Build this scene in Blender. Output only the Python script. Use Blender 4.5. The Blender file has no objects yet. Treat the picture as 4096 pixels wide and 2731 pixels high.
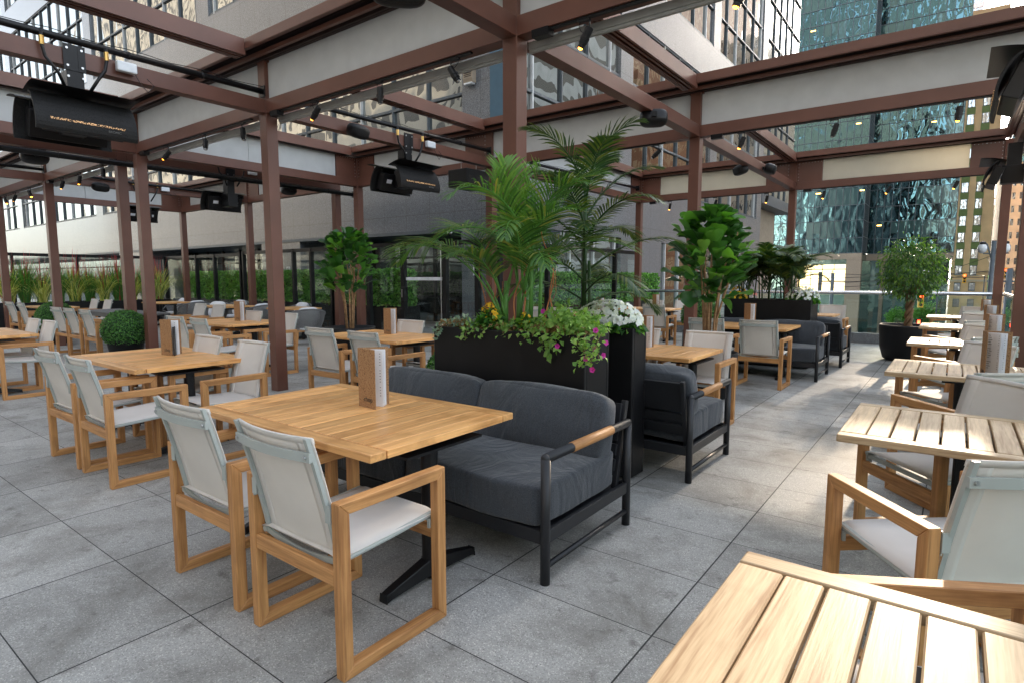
import bpy, bmesh, math, random
import numpy as np
from mathutils import Vector, Matrix
random.seed(7); RNG = np.random.default_rng(7)
PI = math.pi
SC = bpy.context.scene
COL = SC.collection

# ------------------------------------------------------------------ camera, sky, sun, exposure
cd = bpy.data.cameras.new('camera'); cam = bpy.data.objects.new('camera', cd); COL.objects.link(cam)
cd.sensor_width = 36.0; cd.lens = 20.589; cd.clip_start = .05; cd.clip_end = 3000
cam.location = (0, 0, 1.45); cam.rotation_euler = (PI / 2 - .1072, 0, .6456)
SC.camera = cam
SUN_AZ, SUN_EL = math.radians(2.4), math.radians(17)      # azimuth clockwise from +Y
W = bpy.data.worlds.new('World'); SC.world = W; W.use_nodes = True
wn = W.node_tree.nodes; wl = W.node_tree.links
sky = wn.new('ShaderNodeTexSky'); sky.sky_type = 'NISHITA'; sky.sun_disc = False
sky.sun_elevation = SUN_EL; sky.sun_rotation = SUN_AZ; sky.air_density = 1.0; sky.dust_density = 1.6; sky.ozone_density = 1.0
wn['Background'].inputs['Strength'].default_value = .15
hs = wn.new('ShaderNodeHueSaturation'); hs.inputs['Saturation'].default_value = .42
wl.new(sky.outputs[0], hs.inputs['Color']); wl.new(hs.outputs[0], wn['Background'].inputs[0])
sl = bpy.data.lights.new('sun', 'SUN'); sl.energy = 1.0; sl.angle = math.radians(.8); sl.color = (1, .80, .58)
so = bpy.data.objects.new('sun', sl); COL.objects.link(so)
sd = Vector((math.sin(SUN_AZ) * math.cos(SUN_EL), math.cos(SUN_AZ) * math.cos(SUN_EL), math.sin(SUN_EL)))
so.rotation_euler = sd.to_track_quat('Z', 'Y').to_euler(); so.location = (0, 0, 30)
SC.view_settings.view_transform = 'Standard'; SC.view_settings.look = 'None'; SC.view_settings.gamma = 1
SC.view_settings.exposure = 2.6
SC.cycles.max_bounces = 7; SC.cycles.diffuse_bounces = 4; SC.cycles.glossy_bounces = 4; SC.cycles.transmission_bounces = 4
SC.cycles.transparent_max_bounces = 12; SC.cycles.caustics_reflective = False; SC.cycles.caustics_refractive = False
SC.cycles.sample_clamp_indirect = 4

# ------------------------------------------------------------------ materials
def newmat(name):
    m = bpy.data.materials.new(name); m.use_nodes = True
    nt = m.node_tree; b = nt.nodes['Principled BSDF']
    return m, nt, b
def N(nt, t, **kw):
    n = nt.nodes.new(t)
    for k, v in kw.items():
        if k in n.inputs: n.inputs[k].default_value = v
        else: setattr(n, k, v)
    return n
def L(nt, a, b): nt.links.new(a, b)
def coords(nt, scale=(1, 1, 1), out='Object'):
    tc = N(nt, 'ShaderNodeTexCoord'); mp = N(nt, 'ShaderNodeMapping'); mp.inputs['Scale'].default_value = scale
    L(nt, tc.outputs[out], mp.inputs[0]); return mp.outputs[0]
def ramp(nt, fac, stops):
    r = N(nt, 'ShaderNodeValToRGB'); e = r.color_ramp.elements
    while len(e) < len(stops): e.new(.5)
    for i, (p, c) in enumerate(stops): e[i].position = p; e[i].color = (*c, 1)
    L(nt, fac, r.inputs[0]); return r.outputs[0]
def mixc(nt, fac, a, b, mode='MIX'):
    m = N(nt, 'ShaderNodeMix', data_type='RGBA', blend_type=mode)
    for s, v in ((0, fac), (6, a), (7, b)):
        if hasattr(v, 'is_linked') or isinstance(v, bpy.types.NodeSocket): L(nt, v, m.inputs[s])
        else: m.inputs[s].default_value = v if s == 0 else (*v, 1)
    return m.outputs[2]
def bump(nt, b, h, dist=.01, strength=.5):
    n = N(nt, 'ShaderNodeBump', Distance=dist, Strength=strength); L(nt, h, n.inputs['Height']); L(nt, n.outputs[0], b.inputs['Normal']); return n
def simple(name, col, rough=.5, metal=0., noise=.12, nscale=6., spec=.5, bmp=0., bscale=60.):
    m, nt, b = newmat(name)
    v = coords(nt); n = N(nt, 'ShaderNodeTexNoise', Scale=nscale, Detail=4.); L(nt, v, n.inputs[0])
    lo = tuple(c * (1 - noise) for c in col); hi = tuple(min(1, c * (1 + noise)) for c in col)
    L(nt, ramp(nt, n.outputs[0], [(.3, lo), (.7, hi)]), b.inputs['Base Color'])
    b.inputs['Roughness'].default_value = rough; b.inputs['Metallic'].default_value = metal; b.inputs['Specular IOR Level'].default_value = spec
    if bmp:
        n2 = N(nt, 'ShaderNodeTexNoise', Scale=bscale, Detail=3.); L(nt, v, n2.inputs[0]); bump(nt, b, n2.outputs[0], bmp, .6)
    return m
def wood(name, base, dark, axis, rough=.55, stain=.35):
    """grain runs along the object's own axis ('x', 'y' or 'z'); every board its own tone"""
    m, nt, b = newmat(name)
    s = {'x': (1.2, 26, 26), 'y': (26, 1.2, 26), 'z': (26, 26, 1.2)}[axis]
    geo = N(nt, 'ShaderNodeNewGeometry'); tc = N(nt, 'ShaderNodeTexCoord')
    off = N(nt, 'ShaderNodeVectorMath', operation='SCALE'); off.inputs[0].default_value = (7.3, 3.1, 5.7)
    L(nt, geo.outputs['Random Per Island'], off.inputs['Scale'])
    oi = N(nt, 'ShaderNodeObjectInfo'); of2 = N(nt, 'ShaderNodeVectorMath', operation='SCALE'); of2.inputs[0].default_value = (3.7, 5.9, 2.3); L(nt, oi.outputs['Random'], of2.inputs['Scale'])
    ad = N(nt, 'ShaderNodeVectorMath', operation='ADD'); L(nt, tc.outputs['Object'], ad.inputs[0]); L(nt, off.outputs[0], ad.inputs[1])
    ad2 = N(nt, 'ShaderNodeVectorMath', operation='ADD'); L(nt, ad.outputs[0], ad2.inputs[0]); L(nt, of2.outputs[0], ad2.inputs[1])
    mp = N(nt, 'ShaderNodeMapping'); mp.inputs['Scale'].default_value = s; L(nt, ad2.outputs[0], mp.inputs[0])
    g = N(nt, 'ShaderNodeTexNoise', Scale=1.5, Detail=6., Distortion=.8); L(nt, mp.outputs[0], g.inputs[0])
    g2 = N(nt, 'ShaderNodeTexNoise', Scale=7., Detail=3.); L(nt, mp.outputs[0], g2.inputs[0])
    c = ramp(nt, g.outputs[0], [(.32, dark), (.52, base), (.72, tuple(min(1, x * 1.22) for x in base))])
    c = mixc(nt, .35, c, ramp(nt, g2.outputs[0], [(.35, dark), (.6, base)]))
    tone = N(nt, 'ShaderNodeMapRange'); tone.inputs['To Min'].default_value = .78; tone.inputs['To Max'].default_value = 1.16; L(nt, geo.outputs['Random Per Island'], tone.inputs['Value'])
    mul = N(nt, 'ShaderNodeVectorMath', operation='SCALE'); L(nt, c, mul.inputs[0]); L(nt, tone.outputs[0], mul.inputs['Scale'])
    st = N(nt, 'ShaderNodeTexNoise', Scale=5., Detail=5.); L(nt, ad2.outputs[0], st.inputs[0])
    sf = ramp(nt, st.outputs[0], [(.54, (0, 0, 0)), (.68, (stain, stain, stain))])
    c = mixc(nt, sf, mul.outputs[0], tuple(x * .75 for x in dark)); L(nt, c, b.inputs['Base Color'])
    b.inputs['Roughness'].default_value = rough; bump(nt, b, g2.outputs[0], .0008, .5)
    return m
TEAK = (.50, .25, .09); TEAKD = (.28, .115, .035)
PALE = (.56, .41, .245); PALED = (.30, .17, .08)
WOOD = {a: wood('teak_' + a, TEAK, TEAKD, a) for a in 'xyz'}
OILED = {a: wood('honey_teak_' + a, (.80, .44, .17), (.54, .23, .065), a, .36, .55) for a in 'xy'}
WEATH = {a: wood('weathered_teak_' + a, PALE, PALED, a, .5, .3) for a in 'xy'}
M = {}
def sling(name, col, trans):
    m, nt, b = newmat(name)
    v = coords(nt); n = N(nt, 'ShaderNodeTexNoise', Scale=5., Detail=4.); L(nt, v, n.inputs[0])
    L(nt, ramp(nt, n.outputs[0], [(.3, tuple(x * .9 for x in col)), (.7, col)]), b.inputs['Base Color'])
    w = N(nt, 'ShaderNodeTexNoise', Scale=420., Detail=1.); L(nt, v, w.inputs[0]); bump(nt, b, w.outputs[0], .0006, .5)
    b.inputs['Roughness'].default_value = .75
    t = N(nt, 'ShaderNodeBsdfTranslucent'); t.inputs[0].default_value = (*col, 1)
    mx = N(nt, 'ShaderNodeMixShader', Fac=trans); L(nt, b.outputs[0], mx.inputs[1]); L(nt, t.outputs[0], mx.inputs[2])
    L(nt, mx.outputs[0], nt.nodes['Material Output'].inputs[0]); return m
M['sling'] = sling('sling_fabric', (.84, .80, .75), .22)
M['blind'] = sling('blind_cloth', (.60, .61, .60), .08)
M['blind_backlit'] = sling('backlit_blind_cloth', (.80, .77, .68), .55)  # same cloth, paler and more translucent: sun behind the far row put into colour
M['pillow'] = simple('pillow_fabric', (.72, .73, .75), .9, bmp=.002, bscale=200)
M['sage'] = simple('sage_metal', (.40, .43, .41), .42, .0, .05)
M['steel'] = simple('brown_steel', (.140, .057, .038), .40, .0, .13, 2.2, .5, .0006, 180.)
M['steel_shaded'] = simple('shaded_steel_channel', (.035, .018, .014), .6)  # brown steel darkened; shade of the gutter cavities put into its colour
M['black'] = simple('black_metal', (.007, .007, .008), .4, 0, .2, 6., .35)
M['planter'] = simple('black_planter_paint', (.006, .006, .007), .5, 0, .25, 4., .3, .0005, 90.)
M['char'] = simple('charcoal_metal', (.017, .018, .021), .42, 0, .1, 6., .4)
M['screw'] = simple('screw_steel', (.55, .55, .55), .3, 1.)
M['dim'] = simple('grey_lettering', (.16, .16, .16), .6)
M['brass'] = simple('brass', (.6, .38, .12), .35, .9)
M['pale'] = simple('pale_bar', (.40, .40, .38), .5)
M['soil'] = simple('dead_foliage_soil', (.16, .10, .055), .95, 0, .5, 40., .1, .02, 60.)
M['pages'] = simple('menu_paper', (.82, .84, .88), .6, 0, .02)
M['ink'] = simple('ink', (.03, .03, .03), .7)
M['chrome'] = simple('brushed_rail', (.62, .62, .63), .24, 1., .05)
M['plastic'] = simple('clear_box', (.75, .78, .8), .25)
M['rope'] = simple('grey_rope', (.20, .20, .20), .85, 0, .2, 90., .3, .004, 150.)
M['grey_slat'] = simple('grey_slats', (.12, .12, .12), .6)
M['beige'] = simple('beige_metal', (.34, .28, .21), .5)
M['blue'] = simple('blue_cladding', (.05, .115, .17), .4, 0, .06)
M['navy'] = simple('navy_soffit', (.035, .055, .075), .35)
M['white'] = simple('white_paint', (.8, .8, .8), .5)
M['mullion'] = simple('window_frame', (.09, .11, .125), .4)
M['mullion_light'] = simple('light_window_frame', (.6, .62, .62), .4)
M['asphalt'] = simple('asphalt', (.07, .07, .072), .9, 0, .2, 2.)
M['pave'] = simple('pavement', (.30, .29, .27), .85, 0, .15, 1.)
M['branch'] = simple('bark', (.20, .125, .07), .85, 0, .35, 14., .3, .006, 40.)
M['cane'] = simple('pale_trunk', (.34, .20, .10), .8, 0, .3, 20., .3, .004, 60.)
M['twig'] = simple('willow_twig', (.42, .15, .045), .6)
M['yel'] = simple('yellow_enamel', (.85, .45, .02), .5)
M['skin'] = simple('skin', (.5, .32, .24), .6)
M['cloth_blue'] = simple('blue_cloth', (.05, .3, .6), .8)
M['cloth_dark'] = simple('dark_cloth', (.03, .03, .05), .8)
M['signgreen'] = simple('green_sign_face', (.03, .5, .05), .5)
def emis(name, col, s):
    m, nt, b = newmat(name); b.inputs['Base Color'].default_value = (*col, 1); b.inputs['Emission Color'].default_value = (*col, 1); b.inputs['Emission Strength'].default_value = s; return m
M['lamp'] = emis('lit_lamp', (1, .33, .03), 3)
M['ceil'] = emis('office_light', (1, .55, .12), 1.6)
M['lobby'] = emis('lit_lobby', (1, .78, .38), .55)
M['red'] = emis('red_signal', (1, .06, .02), 3)
m, nt, b = newmat('burner_reflection'); v = coords(nt); vo = N(nt, 'ShaderNodeTexVoronoi', Scale=110.); L(nt, v, vo.inputs['Vector'])  # warm reflection on the heater burner, painted as faintly emissive dots
L(nt, ramp(nt, vo.outputs['Distance'], [(.38, (1, .62, .33)), (.46, (.01, .01, .01))]), b.inputs['Base Color']); L(nt, ramp(nt, vo.outputs['Distance'], [(.38, (1, .55, .22)), (.46, (0, 0, 0))]), b.inputs['Emission Color']); b.inputs['Emission Strength'].default_value = .10; b.inputs['Roughness'].default_value = .5; M['glint'] = m
# cork menu cover
m, nt, b = newmat('cork'); v = coords(nt); n = N(nt, 'ShaderNodeTexNoise', Scale=120., Detail=6.); L(nt, v, n.inputs[0])
L(nt, ramp(nt, n.outputs[0], [(.34, (.14, .07, .03)), (.42, (.30, .165, .075)), (.7, (.42, .25, .125))]), b.inputs['Base Color']); b.inputs['Roughness'].default_value = .8; bump(nt, b, n.outputs[0], .002, .5); M['cork'] = m
# upholstery
def uphol(name, a, c):
    m, nt, b = newmat(name); v = coords(nt); n = N(nt, 'ShaderNodeTexNoise', Scale=260., Detail=2.); L(nt, v, n.inputs[0])
    w = N(nt, 'ShaderNodeTexNoise', Scale=2.6, Detail=3.5, Distortion=2.2); L(nt, coords(nt, (1.6, 1., .55)), w.inputs[0])
    L(nt, ramp(nt, n.outputs[0], [(.35, a), (.65, c)]), b.inputs['Base Color']); b.inputs['Roughness'].default_value = .92; b.inputs['Sheen Weight'].default_value = .25
    ad = N(nt, 'ShaderNodeMath', operation='MULTIPLY_ADD'); ad.inputs[1].default_value = .04; L(nt, n.outputs[0], ad.inputs[0]); L(nt, w.outputs[0], ad.inputs[2]); bump(nt, b, ad.outputs[0], .045, .55)
    return m
M['uph'] = uphol('charcoal_upholstery', (.020, .024, .030), (.060, .068, .080))
# granite
def granite(name, a, c, rough, sx, sz, off=0., horiz='x', spk=130.):
    m, nt, b = newmat(name); v = coords(nt)
    n = N(nt, 'ShaderNodeTexVoronoi', Scale=spk); L(nt, v, n.inputs['Vector']); sep = N(nt, 'ShaderNodeSeparateColor'); L(nt, n.outputs['Color'], sep.inputs[0])
    w = N(nt, 'ShaderNodeTexNoise', Scale=.55, Detail=5., Distortion=.5); L(nt, coords(nt, (1, 1, .22)), w.inputs[0])
    col = ramp(nt, sep.outputs[0], [(.1, tuple(x * .3 for x in a)), (.45, a), (.95, c)])
    col = mixc(nt, ramp(nt, w.outputs[0], [(.35, (0, 0, 0)), (.75, (.4, .4, .4))]), col, (.15, .165, .185))
    xyz = N(nt, 'ShaderNodeSeparateXYZ'); L(nt, v, xyz.inputs[0])
    def joint(sock, step, o):
        a1 = N(nt, 'ShaderNodeMath', operation='ADD'); a1.inputs[1].default_value = o + 1000 * step; L(nt, sock, a1.inputs[0])
        d = N(nt, 'ShaderNodeMath', operation='DIVIDE'); d.inputs[1].default_value = step; L(nt, a1.outputs[0], d.inputs[0])
        f = N(nt, 'ShaderNodeMath', operation='FRACT'); L(nt, d.outputs[0], f.inputs[0])
        g = N(nt, 'ShaderNodeMath', operation='LESS_THAN'); g.inputs[1].default_value = .012 / step; L(nt, f.outputs[0], g.inputs[0]); return g.outputs[0]
    j = N(nt, 'ShaderNodeMath', operation='MAXIMUM'); L(nt, joint(xyz.outputs['X' if horiz == 'x' else 'Y'], sx, off), j.inputs[0]); L(nt, joint(xyz.outputs['Z'], sz, 0.), j.inputs[1])
    col = mixc(nt, j.outputs[0], col, (.06, .06, .06)); L(nt, col, b.inputs['Base Color'])
    b.inputs['Roughness'].default_value = rough; b.inputs['Specular IOR Level'].default_value = .9; b.inputs['Coat Weight'].default_value = .45; b.inputs['Coat Roughness'].default_value = .09
    return m
M['granite'] = granite('polished_granite', (.075, .088, .105), (.27, .29, .32), .3, .95, 1.62)
M['granite_y'] = granite('polished_granite_wing', (.10, .11, .125), (.32, .33, .34), .35, .95, 1.62, horiz='y')
M['curb_granite'] = granite('curb_granite', (.09, .10, .11), (.22, .23, .24), .6, .9, 5.)
# reflective office glass
def mirror(name, dark, tint, fac, wav=.006, wscale=(.7, .7, .45), pane=None):
    m, nt, b = newmat(name)
    v = coords(nt, wscale); n = N(nt, 'ShaderNodeTexNoise', Scale=1., Detail=1.5, Distortion=.6); L(nt, v, n.inputs[0])
    b.inputs['Base Color'].default_value = (*dark, 1); b.inputs['Roughness'].default_value = .1
    g = N(nt, 'ShaderNodeBsdfGlossy', Roughness=.012); g.inputs[0].default_value = (*tint, 1)
    bp = N(nt, 'ShaderNodeBump', Distance=wav * 10, Strength=.35); L(nt, n.outputs[0], bp.inputs['Height']); L(nt, bp.outputs[0], g.inputs['Normal'])
    mx = N(nt, 'ShaderNodeMixShader', Fac=fac); L(nt, b.outputs[0], mx.inputs[1]); L(nt, g.outputs[0], mx.inputs[2]); L(nt, mx.outputs[0], nt.nodes['Material Output'].inputs[0])
    return m
M['win'] = mirror('office_glass', (.012, .015, .016), (.62, .64, .62), .6, .008)
M['teal'] = mirror('teal_glass', (.002, .010, .014), (.09, .18, .205), .7, .05, (.5, .5, .32))
M['teal_low'] = mirror('green_shop_glass', (.05, .12, .11), (.4, .6, .56), .35, .01)
M['blind_pane'] = mirror('blind_behind_glass', (.05, .11, .11), (.12, .2, .2), .3, .02)
M['dark_glass'] = mirror('storefront_glass', (.008, .012, .012), (.7, .8, .8), .28, .003)
M['bronze_glass'] = mirror('bronze_glass', (.06, .03, .02), (.8, .55, .4), .5, .02)
def clear(name, tint, refl):
    m, nt, b = newmat(name); nt.nodes.remove(b)
    t = N(nt, 'ShaderNodeBsdfTransparent'); t.inputs[0].default_value = (*tint, 1)
    g = N(nt, 'ShaderNodeBsdfGlossy', Roughness=.01); g.inputs[0].default_value = (.9, 1, .97, 1)
    fr = N(nt, 'ShaderNodeFresnel', IOR=1.45); a0 = N(nt, 'ShaderNodeMath', operation='ADD'); a0.inputs[1].default_value = refl; L(nt, fr.outputs[0], a0.inputs[0])
    ge = N(nt, 'ShaderNodeNewGeometry'); iv = N(nt, 'ShaderNodeMath', operation='SUBTRACT'); iv.inputs[0].default_value = 1.; L(nt, ge.outputs['Backfacing'], iv.inputs[1])
    ad = N(nt, 'ShaderNodeMath', operation='MULTIPLY'); L(nt, a0.outputs[0], ad.inputs[0]); L(nt, iv.outputs[0], ad.inputs[1])
    mx = N(nt, 'ShaderNodeMixShader'); L(nt, ad.outputs[0], mx.inputs[0]); L(nt, t.outputs[0], mx.inputs[1]); L(nt, g.outputs[0], mx.inputs[2]); L(nt, mx.outputs[0], nt.nodes['Material Output'].inputs[0]); return m
M['glass'] = clear('clear_fence_glass', (.93, .96, .95), .03)
M['rail_glass'] = clear('green_rail_glass', (.90, .965, .945), .04)
# foliage
def leafmat(name, stops, trans=.25, rough=.42):
    m, nt, b = newmat(name); geo = N(nt, 'ShaderNodeNewGeometry')
    c = ramp(nt, geo.outputs['Random Per Island'], stops); L(nt, c, b.inputs['Base Color']); b.inputs['Roughness'].default_value = rough
    t = N(nt, 'ShaderNodeBsdfTranslucent'); br = N(nt, 'ShaderNodeVectorMath', operation='MULTIPLY'); br.inputs[1].default_value = (1.7, 1.9, .7); L(nt, c, br.inputs[0]); L(nt, br.outputs[0], t.inputs[0])
    mx = N(nt, 'ShaderNodeMixShader', Fac=trans); L(nt, b.outputs[0], mx.inputs[1]); L(nt, t.outputs[0], mx.inputs[2]); L(nt, mx.outputs[0], nt.nodes['Material Output'].inputs[0]); return m
M['palm'] = leafmat('palm_leaf', [(0, (.030, .085, .022)), (.5, (.06, .15, .035)), (.85, (.11, .22, .04)), (1, (.30, .26, .07))], .3)
M['palm_light'] = leafmat('fresh_palm_leaf', [(0, (.07, .17, .03)), (.6, (.12, .26, .04)), (1, (.17, .30, .05))], .35)
M['palm_dark'] = leafmat('dark_palm_leaf', [(0, (.014, .045, .016)), (.6, (.035, .085, .022)), (1, (.14, .17, .03))], .25)
M['fig'] = leafmat('fiddle_leaf', [(0, (.025, .075, .02)), (.45, (.045, .15, .03)), (.7, (.09, .26, .035)), (1, (.20, .42, .06))], .25, .3)
M['ficus'] = leafmat('ficus_leaf', [(0, (.022, .06, .018)), (.55, (.05, .13, .025)), (1, (.16, .28, .04))], .35, .35)
M['box'] = leafmat('boxwood_leaf', [(0, (.025, .09, .02)), (.5, (.055, .18, .03)), (1, (.14, .34, .06))], .2, .35)
M['hedge'] = leafmat('hedge_leaf', [(0, (.06, .17, .03)), (.5, (.11, .29, .05)), (1, (.22, .46, .09))], .3, .45)
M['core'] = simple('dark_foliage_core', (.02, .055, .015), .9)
M['trail'] = leafmat('trailing_leaf', [(0, (.10, .22, .04)), (.5, (.20, .36, .07)), (1, (.32, .48, .14))], .3, .5)
M['ivy'] = leafmat('ivy_leaf', [(0, (.10, .19, .13)), (1, (.35, .46, .36))], .2, .5)
M['dry'] = leafmat('dry_leaf', [(0, (.20, .11, .05)), (1, (.45, .30, .14))], .2, .8)
M['white_petal'] = leafmat('white_petal', [(0, (.70, .74, .80)), (1, (.85, .85, .88))], .2, .6)
M['yellow_petal'] = leafmat('yellow_petal', [(0, (.75, .40, .01)), (1, (.85, .58, .03))], .2, .6)
M['magenta'] = leafmat('magenta_petal', [(0, (.35, .01, .22)), (1, (.5, .03, .35))], .2, .6)
M['gr_green'] = leafmat('green_blade', [(0, (.04, .15, .03)), (1, (.15, .36, .07))], .25, .5)
M['gr_yellow'] = leafmat('yellow_blade', [(0, (.40, .46, .09)), (.6, (.70, .68, .20)), (1, (.85, .82, .42))], .25, .5)
M['gr_red'] = leafmat('red_blade', [(0, (.42, .03, .05)), (1, (.68, .10, .12))], .2, .5)
# terrace paving
m, nt, b = newmat('terrazzo_paving'); v = coords(nt, out='Object')
vo = N(nt, 'ShaderNodeTexVoronoi', Scale=230.); L(nt, v, vo.inputs['Vector']); sp = N(nt, 'ShaderNodeSeparateColor'); L(nt, vo.outputs['Color'], sp.inputs[0])
c = ramp(nt, sp.outputs[0], [(.0, (.19, .19, .18)), (.12, (.325, .32, .305)), (.86, (.39, .385, .365)), (.97, (.60, .59, .55))])
xyz = N(nt, 'ShaderNodeSeparateXYZ'); L(nt, v, xyz.inputs[0])
def cellf(sock, step, o):
    a1 = N(nt, 'ShaderNodeMath', operation='ADD'); a1.inputs[1].default_value = 1000 * step - o; L(nt, sock, a1.inputs[0])
    d = N(nt, 'ShaderNodeMath', operation='DIVIDE'); d.inputs[1].default_value = step; L(nt, a1.outputs[0], d.inputs[0]); return d.outputs[0]
def near(sock, w):   # distance to nearest whole number < w
    p = N(nt, 'ShaderNodeMath', operation='PINGPONG'); p.inputs[1].default_value = .5
    L(nt, sock, p.inputs[0]); g = N(nt, 'ShaderNodeMath', operation='LESS_THAN'); g.inputs[1].default_value = w; L(nt, p.outputs[0], g.inputs[0]); return g.outputs[0], p.outputs[0]
cx = cellf(xyz.outputs['X'], .8279, -.8986); cy = cellf(xyz.outputs['Y'], .5328, 2.1421)
jx, _ = near(cx, .0044); jy, _ = near(cy, .0044)
fx = N(nt, 'ShaderNodeMath', operation='FLOOR'); L(nt, cx, fx.inputs[0]); fy = N(nt, 'ShaderNodeMath', operation='FLOOR'); L(nt, cy, fy.inputs[0])
cb = N(nt, 'ShaderNodeCombineXYZ'); L(nt, fx.outputs[0], cb.inputs[0]); L(nt, fy.outputs[0], cb.inputs[1])
wn_ = N(nt, 'ShaderNodeTexWhiteNoise', noise_dimensions='3D'); L(nt, cb.outputs[0], wn_.inputs['Vector'])
tone = N(nt, 'ShaderNodeMapRange'); tone.inputs['To Min'].default_value = .86; tone.inputs['To Max'].default_value = 1.12; L(nt, wn_.outputs['Value'], tone.inputs['Value'])
mul = N(nt, 'ShaderNodeVectorMath', operation='SCALE'); L(nt, c, mul.inputs[0]); L(nt, tone.outputs[0], mul.inputs['Scale'])
s1 = N(nt, 'ShaderNodeTexNoise', Scale=1.6, Detail=8., Roughness=.68, Distortion=.4); L(nt, v, s1.inputs[0])
c = mixc(nt, ramp(nt, s1.outputs[0], [(.45, (0, 0, 0)), (.68, (.72, .72, .72))]), mul.outputs[0], (.13, .12, .10))
s2 = N(nt, 'ShaderNodeTexNoise', Scale=7., Detail=6., Roughness=.7); L(nt, v, s2.inputs[0])
c = mixc(nt, ramp(nt, s2.outputs[0], [(.57, (0, 0, 0)), (.68, (.55, .55, .55))]), c, (.08, .075, .065))
jj = N(nt, 'ShaderNodeMath', operation='MAXIMUM'); L(nt, jx, jj.inputs[0]); L(nt, jy, jj.inputs[1])
c = mixc(nt, jj.outputs[0], c, (.018, .018, .018)); L(nt, c, b.inputs['Base Color'])
b.inputs['Roughness'].default_value = .62; b.inputs['Specular IOR Level'].default_value = .4
hh = N(nt, 'ShaderNodeMath', operation='MULTIPLY_ADD'); hh.inputs[1].default_value = -6.; L(nt, jj.outputs[0], hh.inputs[0]); L(nt, sp.outputs[0], hh.inputs[2]); bump(nt, b, hh.outputs[0], .0012, .6)
M['paving'] = m
def cladding(name, wallc, glassc, sx, sz, wx, wz, var=.3):
    """far building face: bays of windows, both colours procedural (used for buildings that only show as reflections)"""
    m, nt, b = newmat(name); v = coords(nt); g = N(nt, 'ShaderNodeSeparateXYZ'); L(nt, v, g.inputs[0])
    su = N(nt, 'ShaderNodeMath', operation='ADD'); L(nt, g.outputs[0], su.inputs[0]); L(nt, g.outputs[1], su.inputs[1])
    def band(sock, step, frac):
        d = N(nt, 'ShaderNodeMath', operation='DIVIDE'); d.inputs[1].default_value = step; L(nt, sock, d.inputs[0])
        a = N(nt, 'ShaderNodeMath', operation='ADD'); a.inputs[1].default_value = 500.; L(nt, d.outputs[0], a.inputs[0])
        f = N(nt, 'ShaderNodeMath', operation='FRACT'); L(nt, a.outputs[0], f.inputs[0]); l = N(nt, 'ShaderNodeMath', operation='LESS_THAN'); l.inputs[1].default_value = frac; L(nt, f.outputs[0], l.inputs[0]); return l.outputs[0]
    mm = N(nt, 'ShaderNodeMath', operation='MULTIPLY'); L(nt, band(su.outputs[0], sx, wx), mm.inputs[0]); L(nt, band(g.outputs[2], sz, wz), mm.inputs[1])
    n = N(nt, 'ShaderNodeTexNoise', Scale=.3, Detail=3.); L(nt, v, n.inputs[0])
    wc = ramp(nt, n.outputs[0], [(.3, tuple(x * (1 - var) for x in wallc)), (.7, wallc)])
    L(nt, mixc(nt, mm.outputs[0], wc, glassc), b.inputs['Base Color']); b.inputs['Roughness'].default_value = .5; return m
M['clad_beige'] = cladding('beige_grid_cladding', (.33, .30, .25), (.035, .03, .025), 4.6, 3.6, .62, .55)
M['clad_white'] = cladding('white_band_cladding', (.70, .72, .70), (.12, .11, .09), 400., 3.4, 1., .42)
M['clad_dark'] = cladding('dark_grid_cladding', (.06, .08, .09), (.16, .18, .18), 3.0, 3.6, .7, .55)
M['clad_brown'] = cladding('orange_grid_cladding', (.50, .22, .11), (.70, .46, .26), 1.6, 3.2, .55, .5)
M['stone_tan'] = simple('tan_stone', (.80, .58, .33), .8, 0, .12, .4)
M['stone_orange'] = simple('orange_stone', (.66, .52, .36), .8, 0, .15, .4)
M['stone_pale'] = simple('pale_stone', (.68, .60, .48), .8, 0, .1, .4)
M['green_panel'] = simple('green_spandrel', (.17, .24, .08), .6)
M['city_win'] = mirror('city_window', (.08, .09, .10), (.8, .85, .9), .35, .01)
M['bright_win'] = mirror('pale_city_window', (.22, .25, .28), (.6, .65, .7), .4, .01)

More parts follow.
